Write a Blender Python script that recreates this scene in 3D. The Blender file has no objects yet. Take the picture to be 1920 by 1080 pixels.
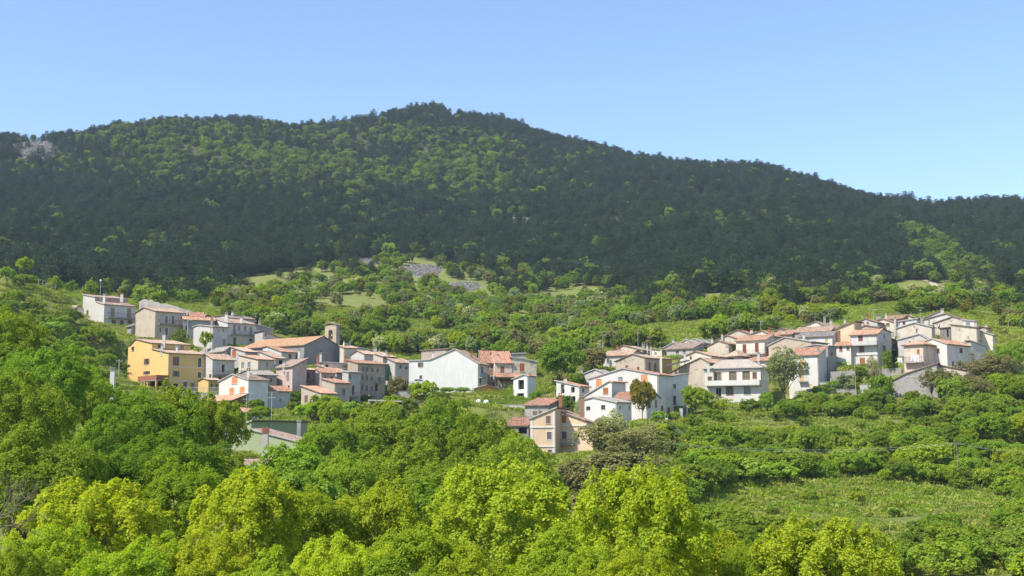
import bpy, math, random
import numpy as np
from mathutils import Vector

# ------------------------------------------------------------------ camera, sky, sun, exposure
scene = bpy.context.scene
col = scene.collection
FPX, PITCH = 2400.0, math.atan(290.0 / 2400.0)          # focal length in photo pixels, tilt up
HAZE = 0.00011                                           # density of the air
SUN_AZ, SUN_EL = math.radians(54), math.radians(50)      # sun to the left, a little behind the camera
cam_d = bpy.data.cameras.new('camera')
cam_d.sensor_width = 36.0
cam_d.lens = 36.0 * FPX / 1920.0
cam_d.clip_start, cam_d.clip_end = 0.5, 20000
cam = bpy.data.objects.new('camera', cam_d)
cam.rotation_euler = (math.pi / 2 + PITCH, 0, 0)
col.objects.link(cam)
scene.camera = cam

sun_vec = Vector((-math.sin(SUN_AZ) * math.cos(SUN_EL), -math.cos(SUN_AZ) * math.cos(SUN_EL), math.sin(SUN_EL)))
world = bpy.data.worlds.new('World')
scene.world = world
world.use_nodes = True
wn = world.node_tree
wn.nodes.clear()
sky = wn.nodes.new('ShaderNodeTexSky')
sky.sky_type = 'NISHITA'
sky.sun_disc = False
sky.sun_elevation = SUN_EL
sky.sun_rotation = math.atan2(sun_vec.x, sun_vec.y)
sky.altitude = 900
sky.air_density, sky.dust_density, sky.ozone_density = 1.0, 0.25, 2.4
bg = wn.nodes.new('ShaderNodeBackground')
bg.inputs['Strength'].default_value = 0.14
wo = wn.nodes.new('ShaderNodeOutputWorld')
wn.links.new(sky.outputs[0], bg.inputs[0])
wn.links.new(bg.outputs[0], wo.inputs[0])

sun_d = bpy.data.lights.new('sun', 'SUN')
sun_d.energy, sun_d.angle, sun_d.color = 4.2, math.radians(0.53), (1.0, 0.945, 0.85)
sun_o = bpy.data.objects.new('sun', sun_d)
sun_o.rotation_euler = (-sun_vec).to_track_quat('-Z', 'Y').to_euler()
col.objects.link(sun_o)

vs = scene.view_settings
vs.view_transform, vs.look, vs.exposure, vs.gamma = 'Standard', 'None', 0.8, 1.0
vs.use_curve_mapping = False
scene.render.engine = 'CYCLES'
scene.cycles.max_bounces = 5
scene.cycles.diffuse_bounces = 2
scene.cycles.transmission_bounces = 4
scene.cycles.volume_bounces = 0
scene.cycles.transparent_max_bounces = 6
scene.cycles.use_denoising = True

# ------------------------------------------------------------------ geometry helpers
CP, SP = math.cos(PITCH), math.sin(PITCH)


def ray(x, y):
    a, b = (x - 960.0) / FPX, (540.0 - y) / FPX
    return np.array([a, CP - b * SP, SP + b * CP])


def at(x, y, d):                       # the point at ground distance d along the view through a photo pixel
    r = ray(x, y)
    return r * (d / r[1])


def hit_plane(x, y, q, n):
    r = ray(x, y)
    return r * (np.dot(q, n) / np.dot(r, n))


def to_px(p):                          # world points (N,3) -> photo pixels
    p = np.asarray(p)
    f = p[..., 1] * CP + p[..., 2] * SP
    u = -p[..., 1] * SP + p[..., 2] * CP
    return 960 + FPX * p[..., 0] / f, 540 - FPX * u / f


def put(name, data, parent=None, mats=None, loc=None, rot=None, scale=None):
    o = bpy.data.objects.new(name, data)
    col.objects.link(o)
    if parent is not None:
        o.parent = parent
    if loc is not None:
        o.location = loc
    if rot is not None:
        o.rotation_euler = (0, 0, rot)
    if scale is not None:
        o.scale = scale if hasattr(scale, '__len__') else (scale,) * 3
    return o


def tag(o, label, cat, group=None):
    o['label'], o['category'], o['kind'] = label, cat, 'thing'
    if group:
        o['group'] = group
    return o


def quads_mesh(name, V, Q, mats, midx=None, uv=None, smooth=False):
    V = np.ascontiguousarray(V, dtype=np.float32)
    Q = np.ascontiguousarray(Q, dtype=np.int32)
    m = bpy.data.meshes.new(name)
    m.vertices.add(len(V))
    m.vertices.foreach_set('co', V.ravel())
    m.loops.add(Q.size)
    m.loops.foreach_set('vertex_index', Q.ravel())
    m.polygons.add(len(Q))
    m.polygons.foreach_set('loop_start', np.arange(0, Q.size, Q.shape[1], dtype=np.int32))
    if midx is not None:
        m.polygons.foreach_set('material_index', np.ascontiguousarray(midx, dtype=np.int32))
    if smooth:
        m.polygons.foreach_set('use_smooth', np.ones(len(Q), dtype=bool))
    for mt in mats:
        m.materials.append(mt)
    m.update(calc_edges=True)
    if uv is not None:
        l = m.uv_layers.new(name='UVMap')
        l.data.foreach_set('uv', np.ascontiguousarray(uv, dtype=np.float32)[Q.ravel()].ravel())
    return m


class MB:
    """collects boxes, bars and quads into one mesh"""
    def __init__(self):
        self.v, self.f, self.m = [], [], []

    def quad(self, a, b, c, d, mi=0):
        n = len(self.v)
        self.v += [tuple(a), tuple(b), tuple(c), tuple(d)]
        self.f.append((n, n + 1, n + 2, n + 3))
        self.m.append(mi)

    def poly(self, pts, mi=0):
        n = len(self.v)
        self.v += [tuple(p) for p in pts]
        self.f.append(tuple(range(n, n + len(pts))))
        self.m.append(mi)

    def box(self, o, ax, ay, az, mi=0):
        """parallelepiped with corner o and edge vectors ax, ay, az"""
        o, ax, ay, az = (np.asarray(t, float) for t in (o, ax, ay, az))
        n = len(self.v)
        self.v += [tuple(o + ax * i + ay * j + az * k) for k in (0, 1) for j in (0, 1) for i in (0, 1)]
        for q in ((0, 2, 3, 1), (4, 5, 7, 6), (0, 1, 5, 4), (2, 6, 7, 3), (0, 4, 6, 2), (1, 3, 7, 5)):
            self.f.append(tuple(n + t for t in q))
            self.m.append(mi)

    def cbox(self, c, sx, sy, z0, z1, mi=0):
        self.box((c[0] - sx / 2, c[1] - sy / 2, z0), (sx, 0, 0), (0, sy, 0), (0, 0, z1 - z0), mi)

    def tube(self, pts, radii, seg=6, mi=0, cap=True):
        pts = [np.asarray(p, float) for p in pts]
        base = len(self.v)
        for i, p in enumerate(pts):
            t = pts[min(i + 1, len(pts) - 1)] - pts[max(i - 1, 0)]
            t = t / (np.linalg.norm(t) + 1e-9)
            a = np.cross(t, (0, 0, 1) if abs(t[2]) < 0.9 else (1, 0, 0))
            a /= np.linalg.norm(a)
            b = np.cross(t, a)
            r = radii[i] if hasattr(radii, '__len__') else radii
            for k in range(seg):
                w = 2 * math.pi * k / seg
                self.v.append(tuple(p + r * (math.cos(w) * a + math.sin(w) * b)))
        for i in range(len(pts) - 1):
            for k in range(seg):
                k2 = (k + 1) % seg
                self.f.append((base + i * seg + k, base + i * seg + k2, base + (i + 1) * seg + k2, base + (i + 1) * seg + k))
                self.m.append(mi)
        if cap:
            self.f.append(tuple(base + (len(pts) - 1) * seg + k for k in range(seg)))
            self.m.append(mi)

    def mesh(self, name, mats, smooth=False):
        m = bpy.data.meshes.new(name)
        m.from_pydata(self.v, [], self.f)
        m.polygons.foreach_set('material_index', self.m)
        if smooth:
            m.polygons.foreach_set('use_smooth', [True] * len(self.f))
        for t in (mats if isinstance(mats, (list, tuple)) else [mats]):
            m.materials.append(t)
        m.update()
        return m

    def build(self, name, mats, parent=None, loc=None, smooth=False):
        return put(name, self.mesh(name, mats, smooth), parent, loc=loc)


# ------------------------------------------------------------------ materials
def nodes_of(name):
    m = bpy.data.materials.new(name)
    m.use_nodes = True
    nt = m.node_tree
    b = nt.nodes['Principled BSDF']
    b.inputs['Roughness'].default_value = 0.85
    b.inputs['Specular IOR Level'].default_value = 0.25
    return m, nt, b


def nd(nt, kind, **kw):
    n = nt.nodes.new(kind)
    for k, v in kw.items():
        if k in n.inputs:
            n.inputs[k].default_value = v
        else:
            setattr(n, k, v)
    return n


def mixc(nt, fac, a, b, blend='MIX'):
    n = nt.nodes.new('ShaderNodeMix')
    n.data_type, n.blend_type = 'RGBA', blend
    for s, v in ((n.inputs[0], fac), (n.inputs[6], a), (n.inputs[7], b)):
        if hasattr(v, 'is_linked') or hasattr(v, 'links'):
            nt.links.new(v, s)
        elif isinstance(v, (int, float)):
            s.default_value = v
        else:
            s.default_value = (*v[:3], 1)
    return n.outputs[2]


def ramp(nt, fac, stops):
    n = nt.nodes.new('ShaderNodeValToRGB')
    e = n.color_ramp.elements
    while len(e) < len(stops):
        e.new(0.5)
    for i, (p, c) in enumerate(stops):
        e[i].position = p
        e[i].color = (c, c, c, 1) if isinstance(c, (int, float)) else (*c[:3], 1)
    nt.links.new(fac, n.inputs[0])
    return n.outputs[0]


def noise(nt, vec, scale, detail=4, rough=0.6, dims='3D'):
    n = nd(nt, 'ShaderNodeTexNoise', Scale=scale, Detail=detail, Roughness=rough)
    n.noise_dimensions = dims
    if vec is not None:
        nt.links.new(vec, n.inputs['Vector'])
    return n.outputs['Fac']


def bump(nt, bsdf, h, strength, dist):
    n = nd(nt, 'ShaderNodeBump', Strength=strength, Distance=dist)
    nt.links.new(h, n.inputs['Height'])
    nt.links.new(n.outputs[0], bsdf.inputs['Normal'])


def sc(c, k):
    return tuple(min(1, t * k) for t in c)


WALL = {'white': (.635, .605, .555), 'brightw': (.63, .615, .58), 'offw': (.524, .502, .456), 'cream': (.63, .55, .44), 'tan': (.53, .44, .345),
        'lgrey': (.52, .49, .45), 'grey': (.342, .325, .302), 'dgrey': (.251, .228, .203), 'pink': (.536, .393, .336), 'yellow': (.69, .465, .175),  # dgrey also paints shade into the narrow house by the blank cream wall
        'beige': (.68, .50, .33), 'green': (.308, .353, .199), 'ochre': (.376, .285, .108), 'ochrew': (.399, .336, .257), 'brick': (.365, .217, .148),
        'apric': (.616, .467, .302), 'cement': (.308, .294, .279), 'orangewood': (.570, .257, .080)}
ROOF = {'orange': [(.42, .19, .105), (.50, .265, .155), (.55, .355, .235), (.33, .16, .10)],
        'red': [(.37, .15, .09), (.44, .205, .125), (.48, .275, .18), (.29, .135, .09)],
        'pale': [(.42, .235, .15), (.47, .31, .215), (.52, .395, .30), (.31, .20, .14)],
        'new': [(.50, .275, .14), (.56, .345, .19), (.60, .40, .245), (.45, .235, .12)],
        'brown': [(.25, .16, .12), (.31, .205, .155), (.35, .26, .21), (.20, .135, .105)],
        'taupe': [(.34, .285, .235), (.38, .32, .265), (.355, .31, .265), (.30, .25, .21)],
        'grey': [(.245, .22, .195), (.305, .275, .245), (.35, .32, .285), (.19, .17, .15)]}
MAT = {}


def wall_mat(k):
    if 'w_' + k in MAT:
        return MAT['w_' + k]
    m, nt, b = nodes_of('plaster_' + k)
    tc = nd(nt, 'ShaderNodeTexCoord').outputs['Object']
    if k in ('stone', 'rubble'):
        mp = nd(nt, 'ShaderNodeMapping')
        mp.inputs['Scale'].default_value = (1, 1, 1.7)
        nt.links.new(tc, mp.inputs[0])
        v = nd(nt, 'ShaderNodeTexVoronoi', Scale=2.3)
        nt.links.new(mp.outputs[0], v.inputs['Vector'])
        c = ramp(nt, v.outputs['Color'], [(.1, (.20, .18, .155)), (.4, (.31, .28, .24)), (.7, (.40, .36, .305)), (.95, (.25, .23, .205))] if k == 'stone'
                 else [(.1, (.33, .25, .17)), (.4, (.43, .335, .235)), (.7, (.48, .39, .285)), (.95, (.31, .25, .19))])
        ve = nd(nt, 'ShaderNodeTexVoronoi', Scale=2.3, feature='DISTANCE_TO_EDGE')
        nt.links.new(mp.outputs[0], ve.inputs['Vector'])
        e = ramp(nt, ve.outputs['Distance'], [(0, 0), (.09, 1)])
        c = mixc(nt, e, (.22, .20, .17), c)
        n = noise(nt, tc, .45, 5)
        c = mixc(nt, ramp(nt, n, [(.38, 0), (.66, .85)]), c, (.38, .36, .33) if k == 'stone' else (.47, .395, .315))
        bump(nt, b, e, .5, .06)
    else:
        base = WALL[k]
        oi = nd(nt, 'ShaderNodeObjectInfo')
        n1 = noise(nt, tc, .35, 6, .62)
        mp = nd(nt, 'ShaderNodeMapping')
        mp.inputs['Scale'].default_value = (2.6, 2.6, .22)
        nt.links.new(tc, mp.inputs[0])
        n2 = noise(nt, mp.outputs[0], 1.0, 5, .7)
        n3 = noise(nt, tc, 3.2, 4, .7)
        dirty = .6 if k in ('brightw', 'green', 'beige', 'yellow') else 1.0
        c = mixc(nt, ramp(nt, n1, [(.34, 0), (.72, .8 * dirty)]), base, tuple(t * f for t, f in zip(base, (.76, .735, .70))))
        c = mixc(nt, ramp(nt, n2, [(.52, 0), (.78, .62 * dirty)]), c, tuple(t * f for t, f in zip(base, (.50, .48, .45))))
        c = mixc(nt, ramp(nt, n3, [(.60, 0), (.85, .45 * dirty)]), c, sc(base, .74))
        if k in ('ochrew', 'tan', 'lgrey', 'grey', 'pink', 'cream', 'cement'):      # patches where the plaster fell off
            n4 = noise(nt, tc, .8, 6, .7)
            c = mixc(nt, ramp(nt, n4, [(.57, 0), (.61, .8)]), c, (.28, .245, .205) if k != 'ochrew' else (.235, .195, .15))
        hv = nd(nt, 'ShaderNodeHueSaturation')
        mr = nd(nt, 'ShaderNodeMapRange')
        mr.inputs['To Min'].default_value, mr.inputs['To Max'].default_value = .84, 1.08
        nt.links.new(oi.outputs['Random'], mr.inputs['Value'])
        nt.links.new(mr.outputs[0], hv.inputs['Value'])
        nt.links.new(c, hv.inputs['Color'])
        c = hv.outputs[0]
        bump(nt, b, n3, .25, .03)
    nt.links.new(c, b.inputs['Base Color'])
    b.inputs['Roughness'].default_value = .92
    MAT['w_' + k] = m
    return m


def roof_mat(k):
    if 'r_' + k in MAT:
        return MAT['r_' + k]
    m, nt, b = nodes_of('roof_tiles_' + k)
    uv = nd(nt, 'ShaderNodeTexCoord').outputs['UV']
    tc = nd(nt, 'ShaderNodeTexCoord').outputs['Object']
    sn = nd(nt, 'ShaderNodeVectorMath', operation='SNAP')
    sn.inputs[1].default_value = (.4, .45, 1)
    nt.links.new(uv, sn.inputs[0])
    w = nd(nt, 'ShaderNodeTexWhiteNoise', noise_dimensions='3D')
    ad = nd(nt, 'ShaderNodeVectorMath', operation='ADD')
    oi = nd(nt, 'ShaderNodeObjectInfo')
    nt.links.new(sn.outputs[0], ad.inputs[0])
    nt.links.new(oi.outputs['Random'], ad.inputs[1])
    nt.links.new(ad.outputs[0], w.inputs['Vector'])
    s = ROOF[k]
    c = ramp(nt, w.outputs['Value'], [(.05, s[3]), (.3, s[0]), (.65, s[1]), (.95, s[2])])
    n1 = noise(nt, tc, .5, 6, .65)
    lich = (.27, .235, .185) if k not in ('new',) else sc(s[2], 1.1)
    c = mixc(nt, ramp(nt, n1, [(.42, 0), (.72, .75 if k != 'new' else .35)]), c, lich)
    n2 = noise(nt, tc, 1.6, 4, .7)
    c = mixc(nt, ramp(nt, n2, [(.55, 0), (.75, .5)]), c, sc(s[2], 1.12))
    mp = nd(nt, 'ShaderNodeMapping')
    mp.inputs['Scale'].default_value = (1.4, .22, 1)
    nt.links.new(uv, mp.inputs[0])
    c = mixc(nt, ramp(nt, noise(nt, mp.outputs[0], 1.5, 5, .7), [(.45, 0), (.75, .6)]), c, sc(s[3], .75))
    hv = nd(nt, 'ShaderNodeHueSaturation')
    mr = nd(nt, 'ShaderNodeMapRange')
    mr.inputs['To Min'].default_value, mr.inputs['To Max'].default_value = .78, 1.18
    nt.links.new(oi.outputs['Random'], mr.inputs['Value'])
    nt.links.new(mr.outputs[0], hv.inputs['Value'])
    nt.links.new(c, hv.inputs['Color'])
    c = hv.outputs[0]
    nt.links.new(c, b.inputs['Base Color'])
    wv = nd(nt, 'ShaderNodeTexWave', Scale=1.19, bands_direction='Y')
    nt.links.new(uv, wv.inputs['Vector'])
    bump(nt, b, wv.outputs['Fac'], .35, .05)
    b.inputs['Roughness'].default_value = .9
    MAT['r_' + k] = m
    return m


def flat_mat(k, c, rough=.7, var=.25, metal=0.0, scale=2.0):
    if k in MAT:
        return MAT[k]
    m, nt, b = nodes_of(k)
    tc = nd(nt, 'ShaderNodeTexCoord').outputs['Object']
    n = noise(nt, tc, scale, 4, .65)
    cc = mixc(nt, ramp(nt, n, [(.3, 0), (.75, 1)]), c, sc(c, 1 - var))
    nt.links.new(cc, b.inputs['Base Color'])
    b.inputs['Roughness'].default_value = rough
    b.inputs['Metallic'].default_value = metal
    MAT[k] = m
    return m


PAINT = {'brown': (.20, .12, .075), 'tan': (.36, .26, .16), 'rust': (.40, .145, .055), 'red': (.30, .07, .045), 'maroon': (.19, .055, .05), 'grey': (.185, .185, .18),
         'orange': (.66, .30, .12), 'white': (.70, .69, .66), 'green': (.14, .15, .085), 'plum': (.175, .12, .12), 'yellow': (.69, .465, .175)}


def paint(k):
    return flat_mat('paint_' + k, PAINT[k], .6, .3)


FRAME = flat_mat('window_frame', (.34, .27, .21), .6)
TRIM = flat_mat('white_trim', (.62, .60, .565), .8, .2)
IRON = flat_mat('iron', (.085, .09, .10), .6, .3)
GALV = flat_mat('galvanised_metal', (.50, .50, .50), .5, .25)
CONC = flat_mat('concrete', (.36, .34, .31), .9, .3)
EAVE = flat_mat('eave_wood', (.20, .145, .105), .85, .3)
VERGE = flat_mat('verge_board', (.42, .395, .36), .8, .25)
BRICK = flat_mat('brick', (.36, .15, .09), .9, .35, scale=5)
BARK = flat_mat('bark', (.115, .09, .068), .95, .45, scale=5)
SHEET = flat_mat('white_cloth', (.70, .70, .70), .9, .08)


def glass_mat(k, c, rough=.08):
    if k in MAT:
        return MAT[k]
    m, nt, b = nodes_of(k)
    b.inputs['Base Color'].default_value = (*c, 1)
    b.inputs['Roughness'].default_value = rough
    b.inputs['Specular IOR Level'].default_value = .5
    MAT[k] = m
    return m


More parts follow.
